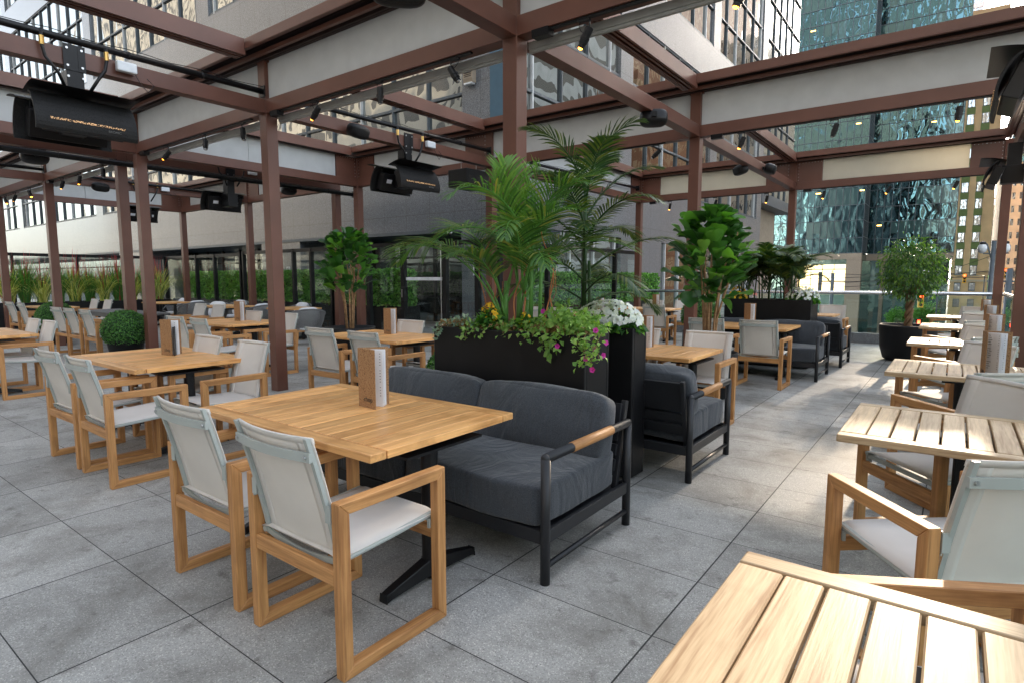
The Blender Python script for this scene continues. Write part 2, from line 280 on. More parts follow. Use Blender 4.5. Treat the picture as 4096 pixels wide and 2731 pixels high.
# ------------------------------------------------------------------ mesh helpers
class MB:
    def __init__(s): s.v = []; s.f = []; s.m = []; s.st = []
    def add(s, vs, fs, mi=0):
        o = len(s.v); s.st.append((o, len(s.f))); s.v += [tuple(p) for p in vs]; s.f += [tuple(i + o for i in f) for f in fs]; s.m += [mi] * len(fs); return s
    def box(s, x0, y0, z0, x1, y1, z1, mi=0):
        x0, x1 = min(x0, x1), max(x0, x1); y0, y1 = min(y0, y1), max(y0, y1); z0, z1 = min(z0, z1), max(z0, z1)
        return s.add([(x0, y0, z0), (x1, y0, z0), (x1, y1, z0), (x0, y1, z0), (x0, y0, z1), (x1, y0, z1), (x1, y1, z1), (x0, y1, z1)],
                     [(0, 3, 2, 1), (4, 5, 6, 7), (0, 1, 5, 4), (1, 2, 6, 5), (2, 3, 7, 6), (3, 0, 4, 7)], mi)
    def obox(s, c, size, mat3, mi=0):
        c = Vector(c); R = mat3; h = [x / 2 for x in size]
        vs = [c + R @ Vector((sx * h[0], sy * h[1], sz * h[2])) for sz in (-1, 1) for sx, sy in ((-1, -1), (1, -1), (1, 1), (-1, 1))]
        return s.add(vs, [(0, 3, 2, 1), (4, 5, 6, 7), (0, 1, 5, 4), (1, 2, 6, 5), (2, 3, 7, 6), (3, 0, 4, 7)], mi)
    def prism(s, pts, a0, a1, axis='x', mi=0):
        """pts: polygon in the other two axes, extruded from a0 to a1 along axis"""
        n = len(pts)
        def mk(p, a): return (a, p[0], p[1]) if axis == 'x' else ((p[0], a, p[1]) if axis == 'y' else (p[0], p[1], a))
        vs = [mk(p, a0) for p in pts] + [mk(p, a1) for p in pts]
        return s.add(vs, [tuple(range(n))[::-1], tuple(range(n, 2 * n))] + [(i, (i + 1) % n, n + (i + 1) % n, n + i) for i in range(n)], mi)
    def tube(s, pts, r, n=8, mi=0):
        pts = [Vector(p) for p in pts]; k = len(pts); rs = r if isinstance(r, (list, tuple)) else [r] * k
        t0 = (pts[1] - pts[0]).normalized(); up = Vector((0, 0, 1)) if abs(t0.z) < .9 else Vector((1, 0, 0)); vs = []
        side = t0.cross(up).normalized()
        for i, p in enumerate(pts):
            t = (pts[min(i + 1, k - 1)] - pts[max(i - 1, 0)]).normalized()
            side = (side - t * side.dot(t)).normalized(); u2 = t.cross(side)
            for j in range(n):
                a = 2 * PI * j / n; vs.append(p + (side * math.cos(a) + u2 * math.sin(a)) * rs[i])
        fs = [(i * n + j, i * n + (j + 1) % n, (i + 1) * n + (j + 1) % n, (i + 1) * n + j) for i in range(k - 1) for j in range(n)]
        fs += [tuple(range(n))[::-1], tuple(range((k - 1) * n, k * n))]
        return s.add(vs, fs, mi)
    def lathe(s, prof, n=24, c=(0, 0), mi=0, sx=1., sy=1.):
        vs = [(c[0] + r * math.cos(2 * PI * j / n) * sx, c[1] + r * math.sin(2 * PI * j / n) * sy, z) for r, z in prof for j in range(n)]
        k = len(prof); fs = [(i * n + j, i * n + (j + 1) % n, (i + 1) * n + (j + 1) % n, (i + 1) * n + j) for i in range(k - 1) for j in range(n)]
        return s.add(vs, fs, mi)
    def ell(s, c, rad, n=20, k=12, e=1., mat3=None, mi=0):
        vs = []; c = Vector(c)
        def pw(x): return math.copysign(abs(x) ** e, x)
        for i in range(k + 1):
            th = -PI / 2 + PI * i / k
            for j in range(n):
                a = 2 * PI * j / n
                p = Vector((rad[0] * pw(math.cos(th)) * pw(math.cos(a)), rad[1] * pw(math.cos(th)) * pw(math.sin(a)), rad[2] * pw(math.sin(th))))
                vs.append(c + (mat3 @ p if mat3 else p))
        return s.add(vs, [(i * n + j, i * n + (j + 1) % n, (i + 1) * n + (j + 1) % n, (i + 1) * n + j) for i in range(k) for j in range(n)], mi)
    def pieces(s, name, mats, parent=None, bevel=0., smooth=False, k=1):
        """one part for every k shapes added"""
        st = s.st + [(len(s.v), len(s.f))]
        for i in range(0, len(s.st), k):
            (v0, f0), (v1, f1) = st[i], st[min(i + k, len(s.st))]; q = MB(); q.v = s.v[v0:v1]; q.f = [tuple(j - v0 for j in f) for f in s.f[f0:f1]]; q.m = s.m[f0:f1]; q.build(name, mats, parent, bevel, smooth)
    def build(s, name, mats, parent=None, bevel=0., smooth=False, seg=2):
        me = bpy.data.meshes.new(name); me.from_pydata(s.v, [], s.f)
        if not isinstance(mats, (list, tuple)): mats = [mats]
        for mt in mats: me.materials.append(mt)
        if len(mats) > 1: me.polygons.foreach_set('material_index', s.m)
        if bevel:
            bm = bmesh.new(); bm.from_mesh(me); bmesh.ops.bevel(bm, geom=[e for e in bm.edges if len(e.link_faces) == 2 and e.calc_face_angle(0) > .6], offset=bevel, segments=seg, affect='EDGES', profile=.5, clamp_overlap=True); bm.to_mesh(me); bm.free()
        if smooth: me.polygons.foreach_set('use_smooth', [True] * len(me.polygons))
        me.update()
        o = bpy.data.objects.new(name, me); COL.objects.link(o)
        if parent: o.parent = parent
        return o
def fastmesh(name, V, F, mat, parent=None, smooth=False):
    """V (n,3) array, F list of index arrays of the same corner count"""
    me = bpy.data.meshes.new(name); V = np.asarray(V, np.float32); F = np.asarray(F, np.int32)
    me.vertices.add(len(V)); me.vertices.foreach_set('co', V.ravel())
    k = F.shape[1]; me.loops.add(F.size); me.loops.foreach_set('vertex_index', F.ravel())
    me.polygons.add(len(F)); me.polygons.foreach_set('loop_start', np.arange(0, F.size, k)); me.polygons.foreach_set('loop_total', np.full(len(F), k))
    me.materials.append(mat); me.update(calc_edges=True); me.validate()
    if smooth: me.polygons.foreach_set('use_smooth', [True] * len(me.polygons))
    o = bpy.data.objects.new(name, me); COL.objects.link(o)
    if parent: o.parent = parent
    return o
def leaves(name, P, D, U, Ln, Wd, mat, parent, fold=.25, droop=.2):
    """leaf-shaped pieces: base P, direction D, rough normal U, length Ln, width Wd (arrays)"""
    P = np.asarray(P, float); D = np.asarray(D, float); U = np.asarray(U, float); n = len(P)
    D /= np.linalg.norm(D, axis=1)[:, None] + 1e-9; S = np.cross(D, U); S /= np.linalg.norm(S, axis=1)[:, None] + 1e-9; U = np.cross(S, D)
    Ln = np.broadcast_to(Ln, n)[:, None]; Wd = np.broadcast_to(Wd, n)[:, None]
    mid = P + D * Ln * .5
    V = np.stack([P, mid + S * Wd * .5 + U * Wd * fold, mid, mid - S * Wd * .5 + U * Wd * fold, P + D * Ln - U * Ln * droop], 1).reshape(-1, 3)
    b = np.arange(n)[:, None] * 5
    F = np.concatenate([b + [0, 2, 1], b + [0, 3, 2], b + [1, 2, 4], b + [2, 3, 4]])
    return fastmesh(name, V, F, mat, parent)
def unit(n):
    a = RNG.normal(size=(n, 3)); return a / np.linalg.norm(a, axis=1)[:, None]
def thing(name, label, cat, loc=(0, 0, 0), rz=0., group=None):
    o = bpy.data.objects.new(name, None); COL.objects.link(o); o.empty_display_size = .1
    o.location = loc; o.rotation_euler = (0, 0, rz); o['label'] = label; o['category'] = cat
    if group: o['group'] = group
    return o
def tag(o, label, cat, group=None, kind=None):
    o['label'] = label; o['category'] = cat
    if group: o['group'] = group
    if kind: o['kind'] = kind
    return o
def struct(o): o['kind'] = 'structure'; return o
def kids(o): return [c for c in CH.get(o.name, [])]
CH = {}
def dup(root, label, loc, rz=0., group=None):
    """a copy of a thing with copies of its parts and sub-parts"""
    r = root.copy(); COL.objects.link(r); r.location = loc; r.rotation_euler = (0, 0, rz); r['label'] = label
    if group: r['group'] = group
    for ch in root.children:
        c = ch.copy(); COL.objects.link(c); c.parent = r
        for g in ch.children:
            d = g.copy(); COL.objects.link(d); d.parent = c
    return r
def text(name, body, size, mat, parent, loc, rot, mirror=False, ext=.001, align='LEFT'):
    cu = bpy.data.curves.new(name, 'FONT'); cu.body = body; cu.size = size; cu.extrude = ext; cu.align_x = align; cu.materials.append(mat)
    o = bpy.data.objects.new(name, cu); COL.objects.link(o); o.location = loc; o.rotation_euler = rot
    me = bpy.data.meshes.new_from_object(o); bpy.data.objects.remove(o)
    if mirror: me.transform(Matrix.Scale(-1, 4, (1, 0, 0)))
    if not me.materials: me.materials.append(mat)
    o = bpy.data.objects.new(name, me); COL.objects.link(o); o.location = loc; o.rotation_euler = rot
    if parent: o.parent = parent
    return o

# ================================================================== setting: terrace, street
mb = MB(); mb.box(-30, -6, -.3, 1.0, 15.45, 0); struct(mb.build('terrace_floor', M['paving']))
mb = MB(); mb.box(-30, 15.45, -.3, -7.25, 36, -.002); struct(mb.build('side_path', M['paving']))
mb = MB(); mb.box(-900, -900, -9.9, 900, 1400, -9.5); struct(mb.build('street', M['asphalt']))
mb = MB(); mb.box(-60, 118, -9.496, -1.0, 129.9, -9.34); mb.box(-3.6, 129.9, -9.496, -1, 900, -9.34); mb.box(9, 60, -9.496, 12, 900, -9.34); struct(mb.build('sidewalk', M['pave']))
mb = MB()
for k in range(9): mb.box(.2 + k * .95, 98, -9.496, .75 + k * .95, 102, -9.492)
for k in range(40): mb.box(4.2, 106 + k * 9, -9.496, 4.35, 110 + k * 9, -9.492)
struct(mb.build('road_markings', M['white']))

# ================================================================== pergolas
ZB, ZT, ZP, ZU0, ZU1, CWD = 3.47, 3.63, 4.08, 4.10, 4.26, .15
def column(p, x, y, z0=0.): MB().box(x, y, z0, x + CWD, y + CWD, ZU0).build('column', M['steel'], p, .004)
def low_x(p, x0, x1, y): MB().box(x0 + CWD + .001, y + .002, ZB, x1 - .001, y + CWD - .002, ZT).build('lower_beam', M['steel'], p, .003)
def low_y(p, x, y0, y1): MB().box(x + .002, y0 + CWD + .001, ZB, x + CWD - .002, y1 - .001, ZT).build('lower_beam', M['steel'], p, .003)
def up_y(p, x, y0, y1):
    m = MB(); m.box(x - .02, y0, ZU0 + .02, x + CWD + .02, y1, ZU1)
    for a, c in ((-.02, .012), (.035, .05), (.10, .115), (.155, .17)): m.box(x + a, y0, ZU0 - .03, x + min(c + .015, .19), y1, ZU0 + .0195)
    m.build('upper_beam', M['steel'], p)
def gut_x(p, x0, x1, y, far=True):
    m = MB()
    def side(s):
        yc = y + CWD / 2
        def b(a0, a1, z0, z1, mi=0): m.box(x0, yc + s * a0, z0, x1, yc + s * a1, z1, mi)
        b(.30, .32, 4.155, 4.215); b(.275, .298, 4.2155, 4.275)      # stepped front lip
        b(.09, .297, 4.2555, 4.263); b(.275, .318, 4.148, 4.1545)
        b(.15, .19, 4.095, 4.14); b(.08, .149, 4.215, 4.2545, 1); b(.191, .272, 4.20, 4.2545, 1)
        b(.076, .10, 4.09, 4.20, 1)
    side(-1)
    if far: side(1)
    m.box(x0, y + .01, 4.09, x1, y + CWD - .01, 4.25, 1)
    m.build('gutter', [M['steel'], M['steel_shaded']], p)
def gut_y(p, x, y0, y1):
    m = MB()
    for s in (-1, 1):
        xc = x + CWD / 2
        def b(a0, a1, z0, z1, mi=0): m.box(xc + s * a0, y0, z0, xc + s * a1, y1, z1, mi)
        b(.20, .22, 4.09, 4.21); b(.17, .199, 4.2105, 4.275); b(.09, .198, 4.2555, 4.263); b(.08, .15, 4.20, 4.2545, 1)
        b(.10, .14, 4.075, 4.10, 1)
    m.box(x + .01, y0, 4.09, x + CWD - .01, y1, 4.25, 1)
    m.build('gutter', [M['steel'], M['steel_shaded']], p)
def pan_x(p, x0, x1, y, mt='blind'):
    m = MB(); m.box(x0 + CWD + .003, y + .05, ZT + .002, x1 - .003, y + .095, ZP + .01)
    m.build('infill_panel', M[mt], p)
def pan_y(p, x, y0, y1):
    m = MB(); ym = (y0 + y1) / 2; m.box(x + .05, y0 + CWD + .003, ZT + .002, x + .095, ym - .004, ZP + .01); m.box(x + .05, ym + .004, ZT + .002, x + .095, y1 - .003, ZP + .01)
    m.build('infill_panel', M['blind'], p)
def rivet_plate(p, x, y, dx=0, dy=0, w=.52):
    """brown riveted gusset plate beside a corner column"""
    m = MB(); z0, z1 = ZT + .003, ZP + .005
    for s, ax in ((dx, 0), (dy, 1)):
        if not s: continue
        a = (x if ax == 0 else y); a0, a1 = (a + CWD + .002, a + CWD + w) if s > 0 else (a - w, a - .002)
        if ax == 0: m.box(a0, y + .03, z0, a1, y + .115, z1)
        else: m.box(x + .03, a0, z0, x + .12, a1, z1)
        for k in range(6):
            zz = z0 + .05 + k * .07; e = a1 - .03 if s < 0 else a0 + .03
            if ax == 0: m.obox((e, y + .028, zz), (.012, .006, .012), Matrix.Identity(3), 1)
            else: m.obox((x + .122, e, zz), (.006, .012, .012), Matrix.Identity(3), 1)
        for k in range(8):
            e = a0 + .05 + k * (abs(a1 - a0) - .08) / 7
            if ax == 0: m.obox((e, y + .028, z1 - .025), (.010, .006, .010), Matrix.Identity(3), 1)
            else: m.obox((x + .122, e, z1 - .025), (.006, .010, .010), Matrix.Identity(3), 1)
    m.build('corner_plate', [M['steel'], M['screw']], p)
def blind_roll(p, x0, x1, y):
    m = MB(); m.box(x0 + .16, y + .16, 3.40, x1 - .01, y + .215, 3.462); m.box(x0 + .16, y + .17, 3.375, x1 - .01, y + .2, 3.399); m.build('rolled_blind', M['pale'], p)

A = thing('pergola', 'brown steel pergola over the right and centre of the terrace with grey infill panels', 'pergola')
XA = [-10.9, -7.06, -3.22, .60]; Y0, Y1_, Y2_, Y3_ = -.30, 4.14, 8.56, 14.95
for x in XA: column(A, x, Y1_) if x < .5 else None
for x in XA[:3] + [.53]: column(A, x, Y2_)
for x in XA[1:]: column(A, x, Y3_)
for i in range(3):
    low_x(A, XA[i], XA[i + 1], Y1_); gut_x(A, XA[i] + .001, XA[i + 1] - .001, Y1_); pan_x(A, XA[i], XA[i + 1], Y1_); blind_roll(A, XA[i], XA[i + 1], Y1_)
for i in range(3):
    low_x(A, XA[i], XA[i + 1] if i < 2 else .53, Y2_); gut_x(A, XA[i] + .001, XA[i + 1] - .001, Y2_)
    pan_x(A, XA[i] + (.53 if i == 0 else 0), XA[i + 1] - (.53 if i == 0 else 0), Y2_)
for i in range(1, 3):
    low_x(A, XA[i], XA[i + 1], Y3_); gut_x(A, XA[i] + .001, XA[i + 1] - .001, Y3_, False); pan_x(A, XA[i] + .53, XA[i + 1] - .53, Y3_, 'blind_backlit')
for x, a, c in ((-3.22, -1, Y1_), (-7.06, -1, Y1_), (-3.22, Y1_, Y2_), (-7.06, Y1_, Y2_), (-3.22, Y2_, Y3_), (.60, Y2_, Y3_)):
    low_y(A, x, a, c); up_y(A, x, a + .02, c - .25)
low_y(A, -7.06, Y2_, Y3_); gut_y(A, -7.06, Y2_ + .4, Y3_ - .25); pan_y(A, -7.06, Y2_ + .5, Y3_ - .53)
for a, c in ((-1, Y1_), (Y1_, Y2_)): low_y(A, -10.9, a, c); gut_y(A, -10.9, a + .4, c - .25); pan_y(A, -10.9, a, c - (.53 if c == Y2_ else 0))
rivet_plate(A, -10.9, Y2_, 1, -1); rivet_plate(A, -7.06, Y2_, -1, 0); rivet_plate(A, -7.06, Y3_, 1, -1); rivet_plate(A, -3.22, Y3_, 1, 0); rivet_plate(A, -3.22, Y3_, -1, 0); rivet_plate(A, .60, Y3_, -1, 0)

B = thing('pergola', 'brown steel pergola over the left side of the terrace beyond the paired columns', 'pergola')
XB = [-19.4, -15.54, -11.7]
for x in XB:
    column(B, x, Y1_); column(B, x, Y2_)
for i in range(2):
    low_x(B, XB[i], XB[i + 1], Y1_); gut_x(B, XB[i] + .001, XB[i + 1] - .001, Y1_); pan_x(B, XB[i], XB[i + 1], Y1_); blind_roll(B, XB[i], XB[i + 1], Y1_)
    low_x(B, XB[i], XB[i + 1], Y2_); gut_x(B, XB[i] + .001, XB[i + 1] - .001, Y2_); pan_x(B, XB[i] + .53, XB[i + 1] - .53, Y2_)
for x in XB:
    for a, c in ((-1, Y1_), (Y1_, Y2_)):
        low_y(B, x, a, c)
        if x > -19: up_y(B, x, a + .02, c - .25)
for a, c in ((-1, Y1_), (Y1_, Y2_)): gut_y(B, -19.4, a + .4, c - .25); pan_y(B, -19.4, a, c - (.53 if c == Y2_ else 0))
rivet_plate(B, -19.4, Y2_, 1, -1); rivet_plate(B, -15.54, Y2_, 1, 0); rivet_plate(B, -15.54, Y2_, -1, 0); rivet_plate(B, -11.7, Y2_, -1, 0)

# ================================================================== track lights
def track(x0, x1, y, label):
    t = thing('light_track', label, 'light track', (0, 0, 0))
    MB().box(x0, y + .02, 3.452, x1, y + .055, 3.4695).build('track', M['black'], t)
    MB().prism([(y - .005, 3.41), (y + .075, 3.41), (y + .085, 3.4695), (y - .015, 3.4695)], x0 - .16, x0 - .002, 'x').build('power_feed', M['black'], t)
track(-10.45, -7.3, Y1_, 'black light track under the near cross beam left of the tall near column')
track(-6.65, -3.6, Y1_, 'black light track under the near cross beam just left of the centre column')
track(-2.75, .3, Y1_, 'black light track under the near cross beam right of the centre column')
track(-6.6, -3.6, Y2_, 'black light track under the middle cross beam behind the palms')
track(-2.75, .3, Y2_, 'black light track under the middle cross beam at the right')
track(-6.5, -3.6, Y3_, 'black light track under the far cross beam left of the fiddle leaf fig')
track(-2.75, .3, Y3_, 'black light track under the far cross beam over the ficus')
track(-15.1, -12.0, Y1_, 'black light track under the left pergola beam between two columns')
track(-19.1, -15.9, Y1_, 'black light track at the left edge of the photo')
def spotlight(x, y, lit, yaw, tilt, label):
    t = thing('spotlight', label, 'spotlight', (x, y + .037, 3.45), yaw, 'spotlights on the tracks')
    m = MB(); m.box(-.05, -.018, -.012, .05, .018, -.001); m.tube([(.045, 0, -.006), (.045, 0, -.13)], .006, 6); m.build('bracket', M['black'], t)
    MB().tube([(-.03, 0, -.01), (-.055, .02, -.03), (-.04, .03, -.07), (.0, .02, -.09)], .003, 5).build('cable', M['black'], t)
    R = Matrix.Rotation(tilt, 3, 'Y'); c = Vector((.012, 0, -.13))
    m = MB(); segs = [(-.075, .028), (-.068, .033), (.0, .033), (.001, .038), (.02, .038), (.021, .034), (.055, .034), (.056, .027), (.085, .027), (.086, .022), (.074, .021)]
    vs = []; n = 14
    for a, r in segs:
        for j in range(n): vs.append(c + R @ Vector((r * math.cos(2 * PI * j / n), r * math.sin(2 * PI * j / n), -a)))
    fs = [(i * n + j, (i + 1) * n + j, (i + 1) * n + (j + 1) % n, i * n + (j + 1) % n) for i in range(len(segs) - 1) for j in range(n)] + [tuple(range(n))]
    m.add(vs, fs); m.build('housing', M['black'], t, smooth=False)
    MB().ell(c + R @ Vector((0, 0, -.082)), (.021, .021, .016), 14, 8).build('lens', M['lamp'] if lit else M['screw'], t)
SP = [(-9.775, Y1_, 1, .5, .8, 'lit spotlight nearest the paired columns on the near beam, glowing orange'), (-8.536, Y1_, 0, 2.6, .5, 'unlit black spotlight second from the paired columns on the near beam'),
      (-7.517, Y1_, 0, 3.0, .15, 'unlit black spotlight hanging just left of the tall near column'), (-5.962, Y1_, 1, .2, .7, 'lit orange spotlight just right of the tall near column'),
      (-4.853, Y1_, 0, 0, .05, 'unlit spotlight pointing straight down midway between near and centre columns'), (-3.803, Y1_, 0, 3.3, .6, 'unlit ribbed spotlight tilted beside the wall lamp near the centre column'),
      (-2.441, Y1_, 1, .1, .5, 'lit spotlight just right of the centre column under the near beam'), (-1.261, Y1_, 1, .1, .4, 'lit spotlight cut by the top edge of the photo'),
      (-4.927, Y2_, 1, .2, .3, 'small spotlight above the palm tip on the middle beam'), (-3.751, Y2_, 0, .4, .8, 'unlit spotlight left of the column behind the fiddle leaf fig'),
      (-2.501, Y2_, 1, .1, .4, 'lit spotlight right of the column behind the fiddle leaf fig, middle beam'), (-1.358, Y2_, 0, 0, .3, 'unlit spotlight in front of the teal tower on the middle beam'),
      (-.103, Y2_, 1, 0, .1, 'lit spotlight beside the right hand heater in front of the tan building'),
      (-6.116, Y3_, 1, 0, .2, 'leftmost lit spotlight of the far beam, against grey granite'), (-4.928, Y3_, 1, 0, .3, 'second lit spotlight from the left on the far beam'),
      (-3.719, Y3_, 1, 0, .2, 'lit spotlight on the far beam left of the far column'), (-2.508, Y3_, 1, 0, .2, 'lit spotlight on the far beam right of the far column'),
      (-1.27, Y3_, 1, 0, .5, 'lit spotlight on the far beam above the ficus tree'), (-.127, Y3_, 1, 0, .4, 'rightmost lit spotlight of the far beam, by the tan building'),
      (-18.536, Y1_, 1, .3, -.4, 'lit spotlight at the extreme left edge of the photo'), (-17.758, Y1_, 1, .3, .6, 'lit spotlight second from the left edge of the photo'),
      (-16.613, Y1_, 1, .3, -.5, 'lit spotlight just left of the leftmost column'), (-14.479, Y1_, 1, .3, .5, 'dim lit spotlight just right of the leftmost column'),
      (-13.511, Y1_, 1, .3, .3, 'lit spotlight above the oblong black speaker at the left'), (-12.297, Y1_, 0, 2.8, .3, 'unlit spotlight left of the paired columns')]
for s in SP: spotlight(*s)

# ================================================================== gas pipes
def pipe(name, pts, r, label, cap=True):
    t = thing(name, label, 'pipe'); MB().tube(pts, r, 12).build('pipe_run', M['black'], t, smooth=True)
    m = MB()
    for p in (pts[0], pts[-1]): m.obox(p, (.10, .014, .13), Matrix.Identity(3))
    n = max(2, int((Vector(pts[-1]) - Vector(pts[0])).length / .7))
    for k in range(1, n):
        q = Vector(pts[0]).lerp(Vector(pts[-1]), k / n); m.tube([q - Vector((0, .008, 0)), q + Vector((0, .008, 0))], r + .004, 12)
    m.pieces('clamp', M['black'], t)
    w = [(p[0] + .02, p[1], p[2] + r + .01) for p in [Vector(pts[0]).lerp(Vector(pts[-1]), k / 24) for k in range(25)]]
    w = [(a, b_, c + .012 * math.sin(i * 1.9)) for i, (a, b_, c) in enumerate(w)]; MB().tube(w, .004, 5).build('cable', M['black'], t)
    return t
pipe('gas_pipe', [(-6.93, -1, 3.72), (-6.93, 4.12, 3.72)], .034, 'thick black gas pipe along the near beam above the big heater')
pipe('gas_pipe', [(-6.93, 4.60, 3.72), (-6.93, 8.50, 3.75)], .030, 'black gas pipe above the pair of heaters left of the palms')
pipe('gas_pipe', [(-6.85, 9.1, 3.70), (-6.85, 14.6, 3.80)], .030, 'grey black pipe along the beam behind the palm tip')
pipe('gas_pipe', [(-11.45, -1, 3.36), (-11.45, 9.0, 3.40)], .045, 'thick black pipe under the beam of the paired columns')
pipe('gas_pipe', [(-15.32, 4.45, 3.66), (-15.32, 8.4, 3.60)], .030, 'thin black pipe behind the left oblong speaker')
pipe('gas_pipe', [(-15.36, -1, 3.70), (-15.36, 4.12, 3.70)], .030, 'thin black pipe ending at the leftmost column')

# ================================================================== patio heaters
def heater_body(label, loc, rz, glint=True):
    """local: long side along X, grille faces -Y and tilts down; hangs from z=0 bracket top"""
    t = thing('patio_heater', label, 'heater', loc, rz, 'gas heaters under the beams')
    R = Matrix.Rotation(math.radians(-22), 3, 'X'); c = Vector((0, 0, 0))
    def P(x, y, z): return c + R @ Vector((x, y, z))
    m = MB(); prof = [(.03 - .09 * math.cos(a), .19 * math.sin(a) / .94) for a in np.linspace(-1.22, 1.22, 11)]; prof = prof + [(p[0] + .02, p[1] * .97) for p in prof[::-1]]
    n = len(prof); vs = [P(-.41, y, z) for y, z in prof] + [P(.41, y, z) for y, z in prof]
    m.add(vs, [tuple(range(n))[::-1], tuple(range(n, 2 * n))] + [(i, (i + 1) % n, n + (i + 1) % n, n + i) for i in range(n)])
    m.build('front_grille', M['grille'], t, smooth=False)
    m = MB(); m.obox(P(0, .065, 0), (.66, .12, .26), R); m.build('burner_box', M['black'], t, .008)
    m = MB(); m.obox(P(-.20, .1265, .02), (.10, .002, .06), R); m.obox(P(.20, .1265, .02), (.10, .002, .06), R); m.pieces('rating_label', M['pages'], t)
    m = MB(); m.obox(P(0, -.052, -.098), (.60, .004, .018), Matrix.Rotation(math.radians(-22 + 26), 3, 'X')); m.build('burner_reflection', M['glint'], t)
    m = MB(); n = 7; vs = []
    for x in (-.43, .43):
        for k in range(n):
            a = k / (n - 1); vs.append(P(x, -.20 + .30 * a, .215 - .06 * (1 - a) ** 2)); 
    m.add(vs, [(k, k + 1, n + k + 1, n + k) for k in range(n - 1)])
    vs2 = [v + Vector((0, 0, .006)) for v in vs]; m.add(vs2, [(k, n + k, n + k + 1, k + 1) for k in range(n - 1)]); m.build('heat_shield', M['black'], t)
    m = MB(); 
    for x in (-.3, .3): m.tube([P(x, .02, .13), P(x, .02, .20)], .008, 6)
    m.pieces('shield_post', M['black'], t)
    tx = text('brand_lettering', 'BROMIC', .030, M['dim'], t, P(.13, -.048, -.138), (0, 0, 0)); tx.rotation_euler = (PI / 2 + math.radians(12), 0, 0); tx.location = P(.15, -.041, -.150)
    return t
mm_, nt, b = newmat('perforated_grille'); v = coords(nt, (1, 1, 1)); vo = N(nt, 'ShaderNodeTexVoronoi', Scale=85.); L(nt, v, vo.inputs['Vector'])
L(nt, ramp(nt, vo.outputs['Distance'], [(.25, (.001, .001, .001)), (.4, (.014, .014, .014))]), b.inputs['Base Color']); b.inputs['Roughness'].default_value = .6; b.inputs['Specular IOR Level'].default_value = .3; M['grille'] = mm_
def heater_pair(x, y, label0, label1, labelb, zb=3.47):
    if x > -11: heater_body(label0, (x + .27, y, zb - .50), PI / 2)
    heater_body(label1, (x - .27, y, zb - .50), -PI / 2)
    t = thing('heater_bracket', labelb, 'bracket', (x, y, zb), 0, 'brackets carrying the heaters')
    m = MB(); m.box(.085, -.09, -.04, .095, -.03, .20); m.box(.085, .03, -.04, .095, .09, .20); m.box(.085, -.03, -.04, .091, .03, .20); m.box(-.085, -.07, -.36, .0848, .07, -.04); m.build('hanger', M['black'], t)
    m = MB(); m.box(-.14, -.10, -.62, .14, .10, -.362); m.build('junction_box', M['black'], t, .006)
    m = MB()
    for yy in (-.06, .06):
        for zz in (-.0, .16, -.10): m.tube([(.094, yy, zz), (.104, yy, zz)], .011, 8)
    m.build('bolts', M['screw'], t)
    m = MB()
    for s in (-1, 1): m.tube([(.13, s * .26, .24), (.13, s * .26, .12), (.13, s * .24, .02), (.16, s * .16, -.1), (.12, s * .1, -.22)], .015, 8)
    m.pieces('gas_hose', M['black'], t, smooth=True)
    m = MB()
    for s in (-1, 1): m.tube([(.13, s * .26, .20), (.13, s * .26, .12)], .021, 8)
    m.pieces('valve', M['brass'], t)
    m = MB(); m.box(.10, .34, .05, .17, .52, .15); m.build('wiring_box', M['plastic'], t, .012)
    MB().tube([(.14, .5, .06), (.15, .56, -.05), (.14, .62, -.1), (.14, .68, -.02), (.13, .62, .04)], .004, 5).build('cable', M['black'], t)
heater_pair(-6.99, 2.17, 'big black patio heater at upper left showing its grille with a warm reflection', 'black patio heater behind the big one at upper left, its back showing', 'black bracket with two gas hoses over the big upper left heater')
heater_pair(-6.99, 6.50, 'black patio heater left of the palms with its perforated grille showing', 'black patio heater left of the palms showing its labelled back', 'black bracket with hoses over the heaters left of the palms')
heater_pair(-11.62, 6.10, 'black heater behind the near column, turned towards the right', 'black heater behind the near column seen from its back', 'black bracket over the heater behind the near column')
heater_pair(-15.46, 6.05, 'small far heater behind the paired columns, facing right', 'small far heater behind the paired columns, back showing', 'bracket of the small far heater behind the paired columns')
def heater_side(x, y, z, l0, l1, lb, f=1.):
    heater_body(l0, (x - .30, y, z - .12), -PI / 2 ); heater_body(l1, (x - .75, y + .05, z + .02), -PI / 2)
heater_pair(.50, 6.35, 'dark heater at the right edge of the photo, near side', 'large dark curved heater at the upper right seen end on', 'bracket of the heaters at the upper right edge')
heater_pair(.58, 11.6, 'farther heater beside the right end column', 'farther curved heater at the right end of the far beam', 'bracket with coiled hose by the right end column')

# ================================================================== speakers
def speaker(label, loc, rz, s=1.):
    t = thing('speaker', label, 'speaker', loc, rz, 'oblong speakers on the beams')
    R = Matrix.Rotation(.35, 3, 'X')
    MB().ell((0, -.10, -.02), (.17 * s, .10 * s, .095 * s), 24, 12, .62, R).build('cabinet', M['black'], t, smooth=True)
    MB().ell((0, -.125, -.028), (.158 * s, .088 * s, .082 * s), 24, 12, .55, R).build('front_mesh', M['grille'], t, smooth=True)
    m = MB(); m.box(-.03, -.03, -.03, .03, .03, .03); m.tube([(-.12, -.02, .0), (-.14, -.09, .02), (-.12, -.16, 0)], .009, 6); m.build('mount', M['black'], t)
speaker('oblong black speaker on the beam left of the centre column', (-6.88, 5.42, 3.50), PI / 2 + .15)
speaker('black speaker under the beam between centre column and fig column', (-3.04, 6.9, 3.42), PI + .5)
speaker('left one of two black speakers on the far right beam', (-3.2, 11.4, 3.45), -.9)
speaker('right one of two black speakers on the far right beam', (-3.04, 12.0, 3.52), PI / 2 + .2)
speaker('black speaker cut by the top edge left of the centre column', (-3.2, 2.95, 3.40), .8, 1.1)
